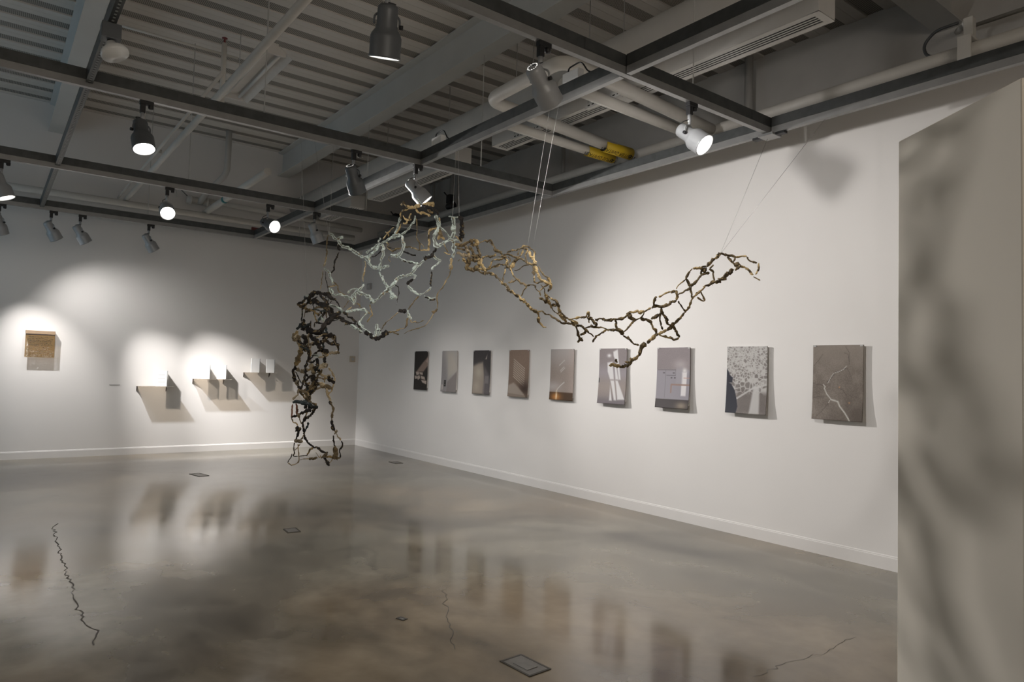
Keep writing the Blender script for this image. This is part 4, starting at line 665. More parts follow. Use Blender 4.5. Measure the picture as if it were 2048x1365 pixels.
def photo(x0, z0, im, label, curl):
    t = thing('photograph_print', label, 'photograph', (x0+.2225, -.002, z0), 'photographs in a row on the right wall')
    w, h = .445, .648
    # paper sheet hung on a shallow batten frame; its foot curls off the wall
    bm = bmesh.new(); V = []
    for j in range(GV+1):
        v = j/GV; row = []
        for i in range(GU+1):
            u = i/GU
            off = .021 + curl*(1-v)**3*.035 + .006*math.sin(u*PI)*(1-v) + .004*abs(u-.5)**2*4*v
            row.append(bm.verts.new(((u-.5)*w, -off, v*h)))
        V.append(row)
    fs = []
    for j in range(GV):
        for i in range(GU):
            f = bm.faces.new((V[j][i], V[j][i+1], V[j+1][i+1], V[j+1][i])); f.smooth = True; fs.append((j, i))
    me = bpy.data.meshes.new('print_sheet'); bm.to_mesh(me); bm.free()
    at = me.color_attributes.new('Col', 'FLOAT_COLOR', 'CORNER')
    lin = to_lin(im)*0.8
    cols = np.ones((len(fs)*4, 4), np.float32)
    for n_, (j, i) in enumerate(fs): cols[n_*4:n_*4+4, :3] = lin[j, i]
    at.data.foreach_set('color', cols.ravel())
    me.materials.append(M_print)
    o = bpy.data.objects.new('print_sheet', me); COL.objects.link(o); o.parent = t
    md = o.modifiers.new('thickness', 'SOLIDIFY'); md.thickness = .0015; md.offset = -1
    bm = bmesh.new()
    box(bm, (-w/2+.02, -.019, .035), (w/2-.02, 0, h-.004))
    obj('mount_board', bm, M_shelf, t, .002)
    for s in (-1, 1):
        bm = bmesh.new(); box(bm, (s*(w/2-.018)-.012, -.0285, h-.014), (s*(w/2-.018)+.012, -.0205, h+.001))
        obj('corner_clip', bm, M_gplast, t)
PH = [(pic1, 'narrow dark photograph of window light, farthest along the right wall', .2),
      (pic2, 'pale grey photograph of a wall with a black socket', .5),
      (pic3, 'charcoal photograph with a soft beige glow across its lower part', .4),
      (pic4, 'brown photograph crossed by thin diagonal stripes of light', .6),
      (pic5, 'grey photograph with a glowing amber strip along its foot', .5),
      (pic6, 'mauve photograph of tall white window light shapes', .9),
      (pic7, 'mauve photograph of a lit arch and pipe above a dark floor', .9),
      (pic8, 'photograph of pale tree-like veins beside a navy silhouette', .8),
      (pic9, 'largest-looking photograph, grey brown ground split by a white crack', .7)]
for i, (fn, lb, cu) in enumerate(PH):
    photo(2.292+.8925*i, 1.172, fn(), lb, cu)

# ---------------------------------------------------------------- back wall: shelves with books
def book(loc, w, h, d, label, rz, lines_):
    t = thing('standing_book', label, 'book', loc, 'white books on the wall shelves')
    t.rotation_euler = (0, 0, rz)
    bm = bmesh.new()
    # page block faces the room; covers fold back towards the wall, torn pages show at the edge
    box(bm, (-.012, -w/2, .001), (0.0, w/2, h))
    obj('front_page', bm, M_white, t)
    bm = bmesh.new()
    for k in range(5):
        a = .02+.012*k
        zt = h*random.uniform(.86, .99)
        bm.faces.new([bm.verts.new(q) for q in ((0, w/2-.002-.004*k, .002), (-d, w/2-.012+.006*k, .002), (-d, w/2-.012+.006*k, zt*random.uniform(.55, .9)), (-d*.6, w/2-.006, zt), (0, w/2-.002-.004*k, zt))])
    obj('torn_pages', bm, M_paper, t)
    bm = bmesh.new()
    box(bm, (-d, w/2, .001), (0.004, w/2+.005, h*.985))
    obj('cover_board', bm, M_cover, t)
    if lines_:
        for k in range(3): obj('printed_line', B(((0.0, -w*.32, h*(.28+.22*k)), (.0006, w*.32, h*(.28+.22*k)+.003))), M_gplast, t)
def shelf(yl, yr, z, label, books):
    t = thing('wall_shelf', label, 'shelf', (0, (yl+yr)/2, z), 'clear shelves on the back wall')
    hw = (yr-yl)/2; dp = .215
    bm = B(((0.0, -hw, -.005), (dp, hw, 0.0))); obj('shelf_board', bm, M_acryl, t)
    for s in (-1, .72):
        y = s*hw*.98
        bm = bmesh.new()
        a = [bm.verts.new(q) for q in ((0.001, y-.004, -.0055), (.075, y-.004, -.0055), (0.001, y-.004, -.085))]
        c = [bm.verts.new(q) for q in ((0.001, y+.004, -.0055), (.075, y+.004, -.0055), (0.001, y+.004, -.085))]
        bm.faces.new(a); bm.faces.new(c)
        for i in range(3): bm.faces.new((a[i], a[(i+1) % 3], c[(i+1) % 3], c[i]))
        obj('bracket', bm, M_brack, t)
    for (y, w, h, lb, rz, ln) in books: book((.15, y, z+.0005), w, h, .12, lb, rz, ln)
shelf(-3.875, -3.355, 1.112, 'lowest of the clear wall shelves, holding a single white book',
      [(-3.535, .165, .26, 'single white book with faint lines on the lowest shelf', .0, True)])
shelf(-3.03, -2.44, 1.245, 'middle clear wall shelf holding two upright white books',
      [(-2.86, .145, .25, 'cream white book, first of two on the middle shelf', .10, False), (-2.595, .145, .25, 'bluish white book beside the cream one on the middle shelf', .05, False)])
shelf(-2.195, -1.66, 1.375, 'highest clear wall shelf, nearest the hanging column',
      [(-2.03, .15, .25, 'white book with a black cover edge, farther from the corner on highest shelf', .12, False), (-1.765, .145, .245, 'pinkish white book on the highest shelf, closer to the corner', .05, False)])

# brown cut-out text sheet at the far left
t = thing('text_panel', 'square translucent brown sheet of cut-out text hung on the back wall', 'wall text', (0, -5.21, 1.93))
bm = B(((0, -.185, -.05), (.105, .185, 0.0))); obj('top_strip', bm, M_kraft2, t, .001)
bm = bmesh.new()
w, h, nu, nv = .37, .345, 92, 58
rnd = random.Random(5)
cut = set()
for ln in range(1, 15):
    j = 3 + ln*3.7
    i = 5
    end = rnd.choice([84, 86, 87, 80, 70])
    while i < end:
        n = rnd.randint(2, 7)
        for k in range(n):
            if rnd.random() < .72: cut.add((int(j), i+k)); cut.add((int(j)+1, i+k)) if rnd.random() < .6 else None
        i += n+1
V = [[bm.verts.new((.10, -w/2+w*i/nu, -.055-h*j/nv)) for i in range(nu+1)] for j in range(nv+1)]
for j in range(nv):
    for i in range(nu):
        if (j, i) in cut: continue
        bm.faces.new((V[j][i], V[j][i+1], V[j+1][i+1], V[j+1][i]))
o = obj('cut_sheet', bm, M_film, t)
md = o.modifiers.new('thickness', 'SOLIDIFY'); md.thickness = .0015
bm = B(((.0985, -.185, -.062), (.1025, .185, -.05))); obj('shadow_gap_bar', bm, M_brack, t)

tag(obj('wall_label', B(((0, -4.26, 1.118), (.004, -4.11, 1.132))), M_gplast), 'thin pale caption strip on the back wall beside the lowest shelf', 'label')
t = thing('thermostat', 'small beige thermostat on the back wall near the corner', 'thermostat', (0, -.13, 1.62))
obj('body', B(((0, -.055, 0), (.03, .055, .115))), M_beige, t, .004)
obj('dial', B(((.03, -.03, .03), (.034, .03, .085))), M_gplast, t, .001)
t = thing('motion_sensor', 'small grey sensor box on the right wall high near the corner', 'sensor', (.42, 0, 3.03))
obj('body', B(((-.07, -.05, 0), (.07, 0, .12))), M_gplast, t, .006)
obj('lens', B(((-.035, -.056, .03), (.035, -.05, .08))), M_pipe2, t, .002)

# ---------------------------------------------------------------- floor boxes
def floor_box(c, sx, sy, rz, label, big=False):
    t = thing('floor_box', label, 'floor outlet', (c[0], c[1], 0), 'outlet covers set in the floor')
    t.rotation_euler = (0, 0, rz)
    bm = bmesh.new()
    for a, b_ in (((-sx, -sy, 0), (sx, -sy+.012, .004)), ((-sx, sy-.012, 0), (sx, sy, .004)), ((-sx, -sy+.012, 0), (-sx+.012, sy-.012, .004)), ((sx-.012, -sy+.012, 0), (sx, sy-.012, .004))): box(bm, a, b_)
    obj('rim', bm, M_crack, t)
    obj('cover_plate', B(((-sx+.012, -sy+.012, 0), (sx-.012, sy-.012, .003))), M_steel, t)
    if big:
        obj('flap', B(((-sx*.45, -sy*.5, .003), (sx*.5, sy*.45, .006))), M_gplast if False else M_steel, t, .001)
floor_box((9.87, -3.58), .115, .075, .06, 'large steel floor box near the bottom edge of the picture', True)
floor_box((6.40, -3.55), .085, .06, -.1, 'steel floor cover under the hanging column, on bare concrete')
floor_box((2.66, -3.48), .15, .07, .2, 'dark thin floor cover in front of the lowest shelf')
floor_box((2.66, -.51), .12, .07, 0, 'pale floor cover beside the right wall near the corner')
floor_box((8.94, -3.79), .03, .02, .3, 'tiny dark floor plug in the middle of the concrete')

# ---------------------------------------------------------------- lighting grid
XT = {'c': 1.001, 'b': 3.631, 'a': 6.497, 'n': 9.349}
YT = {'k': -5.333, 'm': -2.394, 'l': -0.612}
G = 'lighting tracks of the ceiling grid'
def rail_y(x, y0, y1, label):
    t = thing('lighting_track', label, 'lighting track', (x, (y0+y1)/2, ZR), G)
    hl = (y1-y0)/2
    bm = bmesh.new()
    box(bm, (-.022, -hl, .0), (.022, hl, .012)); box(bm, (-.022, -hl, .012), (-.010, hl, .055)); box(bm, (.010, -hl, .012), (.022, hl, .055)); box(bm, (-.010, -hl, .05), (.010, hl, .055))
    obj('track_rail', bm, M_rail, t)
    bm = bmesh.new()
    box(bm, (-.024, -hl, .056), (.024, hl, .058)); box(bm, (-.024, -hl, .058), (-.021, hl, .135)); box(bm, (.021, -hl, .058), (.024, hl, .135)); box(bm, (-.024, -hl, .135), (.024, hl, .138))
    obj('strut_channel', bm, M_strut, t)
    y = y0+.6
    while y < y1:
        obj('splice_plate', B(((-.027, y-t.location.y-.11, .062), (.027, y-t.location.y+.11, .13))), M_strut, t)
        y += 1.9
    y = y0+.3
    while y < y1-.1:
        bm = TB([(0, y-t.location.y, .138), (0, y-t.location.y, ZD-ZR-.001)], .005, 6); obj('hanger_rod', bm, M_pipe2, t)
        y += 2.35
    return t
rail_y(XT['c'], -9.0, -.56, 'lighting track across the room nearest the back wall')
rail_y(XT['b'], -9.0, -.56, 'lighting track crossing above the hanging column, second from the back wall')
rail_y(XT['a'], -9.0, -.56, 'lighting track crossing mid-ceiling, third from the back wall')
rail_y(XT['n'], -9.0, -.56, 'lighting track crossing closest to the camera')
def rail_x(y, label, holes=False, rail=True):
    t = thing('lighting_track', label, 'lighting track', (0, y, ZR), G)
    xs = [XT['c'], XT['b'], XT['a'], XT['n'], 13.0] if y < -1 else [.9, XT['c'], XT['b'], XT['a'], XT['n'], 13.5]
    for a, c in zip(xs, xs[1:]):
        a += .032; c -= .032
        bm = bmesh.new()
        box(bm, (a, -.022, .0), (c, .022, .012)); box(bm, (a, -.022, .012), (c, -.010, .055)); box(bm, (a, .010, .012), (c, .022, .055)); box(bm, (a, -.010, .05), (c, .010, .055))
        if rail: obj('track_rail', bm, M_rail, t)
        else: bm.free()
        bm = bmesh.new()
        if holes:
            box(bm, (a, -.024, .03), (c, .024, .034)); box(bm, (a, -.024, .034), (c, -.021, .138)); box(bm, (a, .021, .034), (c, .024, .138)); box(bm, (a, -.024, .138), (c, .024, .141))
        else:
            box(bm, (a, -.024, .056), (c, .024, .058)); box(bm, (a, -.024, .058), (c, -.021, .135)); box(bm, (a, .021, .058), (c, .024, .135)); box(bm, (a, -.024, .135), (c, .024, .138))
        obj('strut_channel', bm, M_strut, t)
        if holes:
            obj('slot_row', B(((a, -.007, .0285), (c, .007, .0299))), M_hole, t)
    return t
rail_x(YT['k'], 'dark slotted strut running lengthwise over the left of the room', True, False)
rail_x(YT['m'], 'lengthwise lighting track beside the big round duct')
rail_x(YT['l'], 'lengthwise lighting track close along the right wall')
t = thing('track_junction_box', 'metal junction box where two tracks meet above the golden arm', 'junction box', (XT['n'], YT['l'], ZR-.002))
obj('cover', B(((-.07, -.07, -.022), (.07, .07, 0))), M_rail, t, .003)
for s in (-1, 1): obj('end_cap', B(((.11*s-.04, -.026, -.02), (.11*s+.04, .026, .0015))), M_black, t)

for xx_, lb in ((8.80, 'white feed box on the lengthwise track near the front spotlight'), (6.83, 'white feed box on the lengthwise track near the mid-ceiling crossing')):
    t = thing('track_feed_box', lb, 'junction box', (xx_, YT['m'], ZR+.139), 'white feed boxes')
    obj('body', B(((-.09, -.03, 0), (.09, .03, .075))), M_white, t, .006)
    obj('cable', TB(bend([(-.06, 0, .075), (-.05, 0, .12), (.09, .0, .13), (.16, .0, .03), (.20, 0, .006)], .05, 4), .006, 8), M_black, t)
# ---------------------------------------------------------------- track spotlights
GS = 'track spotlights on the ceiling grid'
def spotlight(x, y, aim, label, watts, lens=True, dark=False, vents=False, angle=70, blend=.6, col=(1, .962, .935), soft=.04, cable=True, along='y'):
    t = thing('track_spotlight', label, 'spotlight', (x, y, ZR), GS)
    bm = bmesh.new()
    if along == 'y': box(bm, (-.02, -.05, -.032), (.02, .05, 0))
    else: box(bm, (-.05, -.02, -.032), (.05, .02, 0))
    box(bm, (-.019, -.045, -.10), (.019, -.007, -.032))
    obj('track_adapter', bm, M_black, t, .003)
    bm = bmesh.new(); lathe(bm, [(0, 0), (.017, 0), (.02, .006), (.02, .03), (.014, .036), (0, .036)], 12, axis=(0, 0, -1), origin=(0, .032, -.022)); obj('lock_knob', bm, M_black, t)
    py = -.026
    bm = bmesh.new(); lathe(bm, [(0, 0), (.015, 0), (.015, .05), (.011, .055), (.011, .075), (0, .075)], 14, axis=(0, 0, -1), origin=(0, py, -.10)); obj('stem', bm, M_spot, t)
    a = Vector(aim).normalized()
    side = a.cross(Vector((0, 0, 1)))
    side = side.normalized() if side.length > .1 else Vector((1, 0, 0))
    piv = Vector((0, py, -.255))
    hm = M_spotdark if dark else M_spot
    # yoke: a U of flat bar from the stem to both sides of the housing
    topz = Vector((0, py, -.172))
    bm = bmesh.new()
    tube(bm, bend([piv+side*.068, piv+side*.068+Vector((0, 0, .05)), topz, piv-side*.068+Vector((0, 0, .05)), piv-side*.068], .035, 4), .006, 8)
    obj('yoke', bm, hm, t)
    bm = bmesh.new()
    lathe(bm, [(0, -.0), (.012, 0), (.012, .02), (0, .02)], 10, axis=side, origin=piv+side*.066); obj('yoke_knob', bm, M_black, t)
    o0 = piv - a*.105
    R0, R1 = .055, .084
    bm = bmesh.new()
    lathe(bm, [(0, 0), (R0*.72, 0), (R0*.95, .012), (R0, .03), (R0, .105), (R0*1.06, .112), (R0*1.06, .122), (R1*.92, .148), (R1, .165), (R1, .255), (R1*1.03, .262), (R1*1.03, .272), (R1*.95, .272)], 32, axis=a, origin=o0)
    obj('housing', bm, hm, t)
    bm = bmesh.new()
    lathe(bm, [(R1*.95, .271), (R1*.86, .262), (R1*.78, .222)], 32, axis=a, origin=o0); obj('reflector_rim', bm, M_inner, t)
    bm = bmesh.new(); lathe(bm, [(R1*.80, .222), (R1*.5, .232), (0, .236)], 28, axis=a, origin=o0); obj('lens', bm, M_lens, t)
    if vents:
        bm = bmesh.new(); xx, yy = frame_of(a)
        for k in range(14):
            an = 2*PI*k/14; c_ = o0 - a*.0012 + (xx*math.cos(an)+yy*math.sin(an))*R0*.60
            lathe(bm, [(.0038, 0), (0, -.001)], 6, axis=a, origin=c_)
        obj('vent_ring', bm, M_vent, t)
    if cable:
        bm = bmesh.new()
        p0 = Vector((0, py, -.14)); p3 = o0 + Vector((0, 0, .01)); md_ = (p0+p3)/2 + side*.05
        tube(bm, bend([p0+side*.012, md_, p3-a*.0], .06, 5), .0035, 6); obj('cable', bm, M_black, t)
    l = bpy.data.lights.new('lamp', 'SPOT'); l.energy = watts; l.color = col; l.spot_size = math.radians(angle); l.spot_blend = blend; l.shadow_soft_size = soft
    lo = bpy.data.objects.new('lamp', l); COL.objects.link(lo); lo.parent = t
    lo.location = o0 + a*.285
    lo.rotation_euler = a.to_track_quat('-Z', 'Y').to_euler()
    return t
sl = spotlight
x = XT['a']
sl(x, -4.93, (.36, .10, -.92), 'spotlight at left of the mid-ceiling track, its white lens tipped down', 100, dark=True, angle=85)
sl(x, -3.11, (-.36, .50, -.79), 'spotlight on the mid-ceiling track seen from behind, left of its neighbour', 150, dark=True, vents=True, angle=76, blend=1)
sl(x, -2.43, (.30, .62, -.72), 'spotlight hanging right above the peak of the sculpture', 50, angle=90, blend=1)
x = XT['n']
sl(x, -3.14, (-.26, .80, -.54), 'spotlight with a ring of lit rear vents, in front of the U pipe', 85, vents=True, angle=140, blend=.8, soft=.075)
sl(x, -1.66, (.75, .15, -.62), 'spotlight with glowing white lens above the golden arm', 30, angle=80)
sl(x, -4.21, (-.33, .12, -.94), 'dark spotlight pointing straight down at the top edge of the picture', 50, dark=True, angle=90)
x = XT['b']
sl(x, -4.20, (.85, -.05, -.52), 'dazzling spotlight aimed straight at the viewer', 40)
sl(x, -3.00, (.89, .30, -.34), 'dark spotlight with bright lens turned right, above the hanging column', 800, dark=True, angle=74, blend=1)
sl(x, -2.37, (-.05, .45, -.88), 'silver spotlight nearest the top corner of the mint net', 80, angle=90, blend=1)
sl(x, -5.80, (.10, .35, -.93), 'spotlight cut by the left edge of the picture', 120)
x = XT['c']
sl(x, -5.19, (-.30, .50, -.81), 'first of three spotlights near the back wall, farthest left', 65, angle=110, blend=1)
sl(x, -4.84, (-.21, .55, -.81), 'middle of three spotlights near the back wall, with a bright band', 520, angle=44, blend=1)
sl(x, -3.95, (-.21, .56, -.80), 'last of three spotlights near the back wall, closest to the corner', 520, angle=44, blend=1)
# more of the same lamps on the tracks, beyond the left edge of the picture and behind the camera
sl(x, -5.78, (-.38, .27, -.88), 'spotlight beyond the left edge lighting the brown text panel', 190, angle=50, blend=1)
x = XT['n']
sl(x, -5.60, (-.61, .73, -.31), 'spotlight above the picture lighting the mint net', 200, angle=36, blend=1, soft=.1)


# flood lamp clamped to the slotted strut at the upper left
t = thing('clip_on_flood_lamp', 'round glass flood lamp hung from a black box on the slotted strut', 'lamp', (7.687, YT['k'], ZR+.03))
obj('clamp_box', B(((-.045, -.055, -.10), (.045, .055, .0))), M_spotdark, t, .004)
bm = bmesh.new(); lathe(bm, [(0, 0), (.03, 0), (.035, .02), (.075, .05), (.085, .075), (.08, .09), (0, .098)], 24, axis=(.25, .35, -.9), origin=(0, 0, -.115)); obj('glass_bowl', bm, M_bulb, t)
bm = bmesh.new(); lathe(bm, [(0, 0), (.02, 0), (.02, .03), (0, .03)], 12, axis=(0, 0, -1), origin=(0, 0, -.09)); obj('socket', bm, M_black, t)

# ---------------------------------------------------------------- pipes, ducts and fittings overhead
def pipe(name, label, pts, r, mt=None, cat='pipe', rad=.12, group=None, n=14, extra=None):
    t = tag(obj(name, TB(bend(pts, rad) if len(pts) > 2 else pts, r, n), mt or M_pipe), label, cat, group)
    return t
GP = 'pipes under the ceiling'
pipe('round_duct', 'big round insulated duct beside the lengthwise track', [(0.05, -1.36, 4.46), (13.0, -1.36, 4.46)], .16, M_pipe2, 'duct', n=28)
# expansion loop and heating pipes crossing under the air diffusers
HP1 = pipe('heating_pipe', 'insulated heating pipe looped in a U beside the round duct', [(7.14, -.02, 4.10), (7.14, -2.02, 4.20), (8.25, -2.02, 4.22), (8.25, .05, 4.10)], .062, None, 'pipe', .16, GP)
pipe('heating_pipe', 'insulated heating pipe crossing beneath the nearest air diffuser', [(8.03, -1.84, 4.13), (8.03, .05, 4.10)], .055, None, 'pipe', .16, GP)
HP2 = pipe('heating_pipe', 'lower insulated heating pipe with the second yellow marker', [(6.93, -1.8, 4.11), (6.93, -.02, 4.08)], .052, None, 'pipe', .14, GP)
def text_wrap(t, txt, axis_x, yc, zc, r, size, ang0, flip=1):
    cu = bpy.data.curves.new('lettering', 'FONT'); cu.body = txt; cu.size = size; cu.align_x = 'CENTER'; cu.align_y = 'CENTER'; cu.resolution_u = 2
    tmp = bpy.data.objects.new('lettering', cu); COL.objects.link(tmp)
    dg = bpy.context.evaluated_depsgraph_get()
    me = bpy.data.meshes.new_from_object(tmp.evaluated_get(dg))
    bpy.data.objects.remove(tmp)
    bm = bmesh.new(); bm.from_mesh(me)
    bmesh.ops.subdivide_edges(bm, edges=[e for e in bm.edges if e.calc_length() > size*.3], cuts=1)
    for v in bm.verts:
        a, h = v.co.x, v.co.y
        an = ang0 - h/r
        v.co = Vector((axis_x + math.sin(an)*(r+.0015), yc + a, zc - math.cos(an)*(r+.0015)))
    o = obj('lettering', bm, M_ink, t)
    return o
def marker(t, xc, y0, y1, z, r, txt, label):
    bm = bmesh.new(); lathe(bm, [(r, 0), (r+.006, 0), (r+.006, y1-y0), (r, y1-y0)], 24, axis=(0, 1, 0), origin=(xc, y0, z)); sl_ = obj('marker_sleeve', bm, M_yellow, t); sl_['label'] = label; t = sl_
    text_wrap(t, txt, xc, (y0+y1)/2-.02, z, r+.006, .066, .62)
    for yy_ in (y1-.05,):
        bm = bmesh.new(); pts_ = []
        for k in range(10):
            an = .75 + .25*math.sin(2*PI*k/10)*1.2; pts_.append(bm.verts.new((xc+math.sin(an)*(r+.0075), yy_+.028*math.cos(2*PI*k/10), z-math.cos(an)*(r+.0075))))
        bm.faces.new(pts_); obj('arrow_dot', bm, M_ink, t)
marker(HP1, 7.14, -.42, .02, 4.10, .062, 'HEATING RETURN', 'yellow marker sleeve lettered HEATING RETURN')
marker(HP2, 6.93, -.48, -.06, 4.08, .052, 'HEATING SUPPLY', 'yellow marker sleeve lettered HEATING SUPPLY')
# air diffusers
def diffuser(x0, x1, y0, y1, z, h, label, gaps):
    t = thing('air_diffuser', label, 'air diffuser', ((x0+x1)/2, (y0+y1)/2, z), 'slotted air diffusers')
    hx, hy = (x1-x0)/2, (y1-y0)/2
    obj('casing', B(((-hx, -hy, .0056), (hx, hy, h))), M_diff, t, .004)
    bm = bmesh.new()
    ny = 4; pitch_ = (2*hy-.10)/ny
    ys = [-hy]
    for k in range(ny): c_ = -hy+.05+pitch_*(k+.5); ys += [c_-.0105, c_+.0105]
    ys.append(hy)
    for a, c_ in zip(ys[0::2], ys[1::2]): box(bm, (-hx, a, 0), (hx, c_, .004))
    for xa, xb in gaps: box(bm, (xa-(x0+x1)/2, -hy, -.001), (xb-(x0+x1)/2, hy, .004))
    box(bm, (-hx, -hy, -.001), (-hx+.06, hy, .004)); box(bm, (hx-.06, -hy, -.001), (hx, hy, .004))
    obj('slotted_face', bm, M_diff, t)
    obj('slot_backing', B(((-hx+.02, -hy+.03, .0041), (hx-.02, hy-.03, .0055))), M_slot, t)
    for xx_ in (-hx*.7, hx*.7):
        obj('hanger_rod', TB([(xx_, 0, h), (xx_, 0, ZD-z-.001)], .006, 6), M_pipe2, t)
diffuser(5.88, 10.04, -1.08, -.845, 4.25, .25, 'longest slotted air diffuser box, above the heating pipes', [(6.8, 6.95), (7.9, 8.05)])
diffuser(2.39, 5.02, -1.06, -.80, 4.25, .25, 'slotted air diffuser box past the mid-ceiling track', [(3.6, 3.75)])
diffuser(.35, 1.75, -1.06, -.80, 4.25, .22, 'farthest slotted air diffuser, close to the back wall', [])
# trapeze hangers of perforated angle
for xx_, lb in ((7.86, 'perforated trapeze hanger under the nearer pair of heating pipes'), (6.64, 'perforated trapeze hanger under the farther pair of heating pipes')):
    t = thing('trapeze_hanger', lb, 'pipe hanger', (xx_, -1.125, 4.215), 'perforated trapeze hangers')
    obj('angle_bar', B(((-.26, -.02, -.02), (.26, .02, -.0)), ((-.26, -.022, -.02), (.26, -.018, .03))), M_diff, t)
    for k in range(8): obj('slot', B(((-.22+.058*k, -.0235, .0), (-.19+.058*k, -.0221, .012))), M_slot, t)
    for s in (-1, 1): obj('rod', TB([(.24*s, 0, -.03), (.24*s, 0, ZD-4.215-.001)], .005, 6), M_pipe2, t)
# long pipes above the right wall
pipe('long_pipe', 'larger cream pipe running above the top of the right wall', [(.1, .32, 4.20), (13.5, .32, 4.20)], .062, None, 'pipe', .1, GP)
pipe('long_pipe', 'smaller cream pipe just above the top of the right wall', [(.1, .26, 4.035), (13.5, .26, 4.035)], .045, None, 'pipe', .1, GP)
t = thing('pipe_support_bracket', 'cream support bracket between the long pipes and cross beam at upper right', 'bracket', (10.55, .3, 4.2))
obj('saddle', B(((-.05, -.125, -.22), (.05, -.105, .085)), ((-.05, -.105, .066), (.05, .12, .085))), M_pipe, t, .006)
obj('post', B(((-.035, -.04, .085), (.035, .03, .26))), M_pipe, t, .006)
obj('brace', TB([(-.02, .0, .24), (-.50, 1.15, .72)], .03, 8), M_pipe, t)
pipe('flexible_conduit', 'dark flexible conduit curling off the pipe support bracket', [(10.36, .60, 4.60), (10.18, .60, 4.60), (10.08, .60, 4.50), (10.12, .58, 4.38), (10.24, .55, 4.34)], .013, M_spotdark, 'conduit', .12)
pipe('thin_conduit', 'thin cream conduit leaving the pipe support bracket to the right', [(10.32, .90, 4.67), (13.0, .90, 4.67)], .018, None, 'conduit')
for (xx_, z0_, z1_, r_, lb) in ((4.42, 4.05, 5.43, .035, 'vertical pipe on the outer wall behind the yellow markers'), (7.81, 4.05, 5.43, .05, 'thick vertical pipe on the outer wall behind the lit near spotlight'), (1.11, 4.05, 5.43, .045, 'vertical pipe on the outer wall above the black upright strand')):
    pipe('wall_pipe', lb, [(xx_, 1.36, z0_), (xx_, 1.36, z1_)], r_, M_pipe2, 'pipe', .1, GP)
pipe('wall_pipe', 'bent conduit curving down the outer wall above the sculpture peak', [(.38, 1.36, 5.43), (.38, 1.36, 4.62), (-.0+.02, 1.30, 4.45)], .03, M_pipe2, 'pipe', .25, GP)
for (xx_, lb) in ((2.55, 'black pipe valve above the right wall, nearer one'), (.55, 'black pipe valve above the right wall close to the corner')):
    t = thing('pipe_valve', lb, 'valve', (xx_, .42, 4.36), 'black valves above the right wall')
    bm = bmesh.new(); lathe(bm, [(0, 0), (.05, 0), (.06, .02), (.06, .12), (.04, .14), (0, .14)], 14, axis=(1, 0, 0), origin=(-.07, 0, 0)); obj('body', bm, M_black, t)
    obj('actuator', B(((-.06, -.05, .05), (.06, .05, .2))), M_black, t, .01)
    bm = bmesh.new(); tube(bm, [(-.05, 0, .16), (-.16, -.03, .27)], .012, 8); obj('lever', bm, M_black, t)
    bm = bmesh.new(); lathe(bm, [(0, 0), (.075, 0), (.075, .02), (0, .02)], 14, axis=(1, 0, 0), origin=(.075, 0, 0)); obj('flange', bm, M_black, t)
# left half of the ceiling
pipe('sprinkler_pipe', 'thin pale pipe running to the back wall beside its thicker twin', [(6.2, -4.29, 4.13), (.06, -4.29, 4.13)], .017, None, 'pipe', .1, GP)
pipe('sprinkler_pipe', 'pale thick pipe running lengthwise under the strip light to back wall', [(12.0, -4.19, 4.10), (.06, -4.19, 4.10)], .036, None, 'pipe', .1, GP)
pipe('thin_conduit', 'thin conduit crossing under the deck to the strip light', [(4.55, -5.0, 5.0), (4.62, -3.75, 4.98)], .014, None, 'conduit')
pipe('thin_conduit', 'bent conduit sweeping down from the deck to the flood lamp', [(7.55, -5.25, 3.9), (7.0, -4.95, 4.6), (7.2, -4.66, 4.85), (8.6, -4.64, 4.9)], .02, M_pipe2, 'conduit', .3)
t = thing('strip_light', 'unlit twin-tube strip light hung by wires under the deck', 'strip light', (4.85, -3.66, 4.70))
obj('gear_tray', B(((-.75, -.05, .06), (.75, .05, .13))), M_diff, t, .004)
bm = bmesh.new()
for s in (-1, 1):
    f = bm.faces.new([bm.verts.new(q) for q in ((-.78, .05*s, .10), (.78, .05*s, .10), (.78, .19*s, .0), (-.78, .19*s, .0))])
o = obj('reflector', bm, M_diff, t); md = o.modifiers.new('thickness', 'SOLIDIFY'); md.thickness = .006
for s in (-1, 1): obj('tube', TB([(-.72, .075*s, .03), (.72, .075*s, .03)], .018, 12), M_bulb, t)
for s in (-1, 1):
    obj('suspension_wire', TB([(.5*s, 0, .13), (.5*s, 0, ZD-4.70-.001)], .004, 6), M_pipe2, t)
    obj('end_bracket', B(((.76*s-.012, -.12, .0), (.76*s+.012, .12, .09))), M_diff, t)
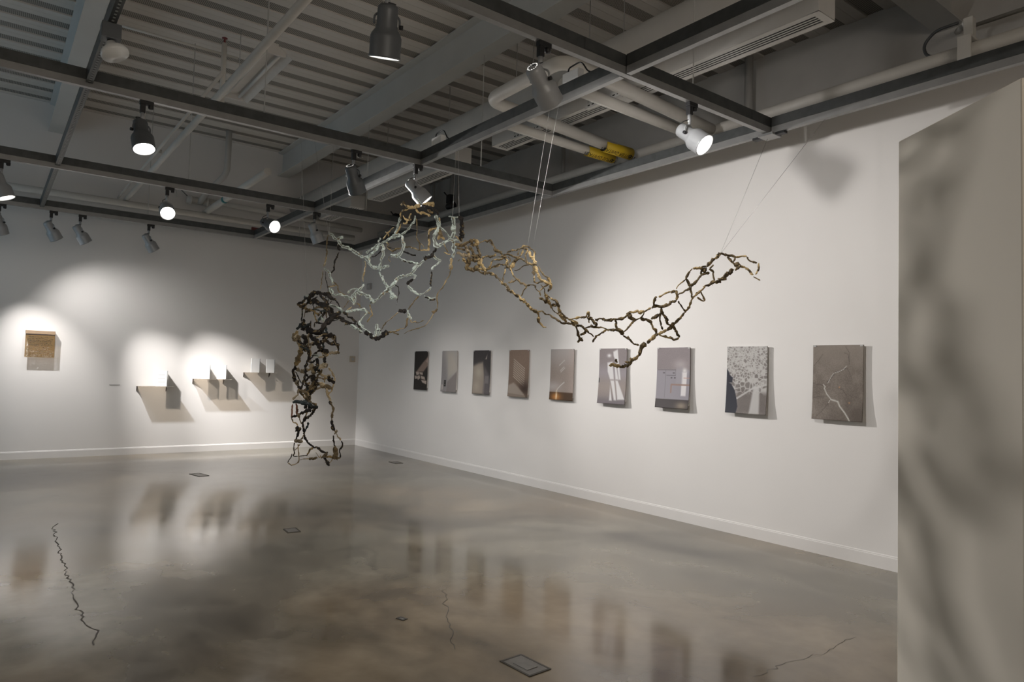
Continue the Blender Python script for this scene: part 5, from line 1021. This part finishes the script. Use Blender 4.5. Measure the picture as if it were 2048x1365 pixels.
for (xx_, yy_, z0_, z1_, lb) in ((5.35, -4.06, 4.14, 4.78, 'upright sprinkler riser beside the strip light'), (3.2, -4.44, 4.14, 4.72, 'upright sprinkler riser behind the nearest left spotlight')):
    t = thing('sprinkler_riser', lb, 'sprinkler', (xx_, yy_, z0_), 'upright sprinklers')
    obj('riser_pipe', TB([(0, -.02, 0), (0, -.02, z1_-z0_)], .026, 12), M_pipe, t)
    obj('branch', TB([(0, -.02, .02), (0, (-4.19-yy_)+(.045 if yy_ > -4.19 else -.045), .0)], .022, 10), M_pipe, t)
    bm = bmesh.new(); lathe(bm, [(0, 0), (.014, 0), (.010, .03), (.006, .045), (.028, .05), (.028, .055), (0, .056)], 12, axis=(0, 0, 1), origin=(0, -.02, z1_-z0_)); obj('sprinkler_head', bm, M_red, t)
DP = pipe('drain_pipe', 'grey vertical pipe with an elbow turning to the back wall', [(.6, -2.78, ZD-.001), (.6, -2.78, 4.72), (.35, -3.05, 4.36), (.22, -3.1, 4.22)], .05, M_pipe2, 'pipe', .12, GP)
pipe('back_wall_pipe', 'long white pipe along the top of the back wall', [(.24, -9.0, 4.02), (.24, -.3, 4.02)], .052, None, 'pipe', .1, GP)
pipe('back_wall_pipe', 'thin white pipe below the long pipe on the back wall', [(.14, -9.0, 3.90), (.14, -.3, 3.90)], .022, None, 'pipe', .1, GP)
pipe('back_wall_pipe', 'grey pipe above the long pipe on the back wall', [(.14, -3.0, 4.30), (.14, -.1, 4.22)], .045, None, 'pipe', .1, GP)
t = DP; CO = (.2, -3.1, 4.28)
bm = bmesh.new(); lathe(bm, [(0, 0), (.06, 0), (.06, .04), (.08, .04), (.08, .07), (.06, .07), (.06, .30), (.075, .30), (.075, .33), (0, .33)], 18, axis=(0, 1, 0), origin=(.2, -3.3, 4.26)); obj('flanged_coupling', bm, M_pipe, t)
bm = bmesh.new(); tube(bm, [(.2, -3.45, 4.28), (.22, -3.52, 4.5)], .012, 8); obj('handle', bm, M_pipe2, t)
bm = bmesh.new(); tube(bm, [(.22, -3.52, 4.5), (.22, -3.3, 4.31)], .008, 8); obj('stay', bm, M_spotdark, t)
bm = bmesh.new(); lathe(bm, [(.053, 0), (.055, 0), (.055, .09), (.053, .09)], 18, axis=(1, 0, 0), origin=(1.3, -2.98, 4.10))
pipe('branch_pipe', 'white branch pipe with a teal band above the row of small spotlights', [(3.4, -2.98, 4.10), (.08, -2.98, 4.10)], .052, None, 'pipe', .1, GP)
tag(obj('pipe_band', bm, M_teal), 'teal marker band around the white branch pipe', 'pipe marker')
tag(obj('tag_strip', B(((.95, -2.45, ZR+.141), (1.0, -2.05, ZR+.19))), M_red), 'dark red strip lying on the track nearest the back wall', 'strip')
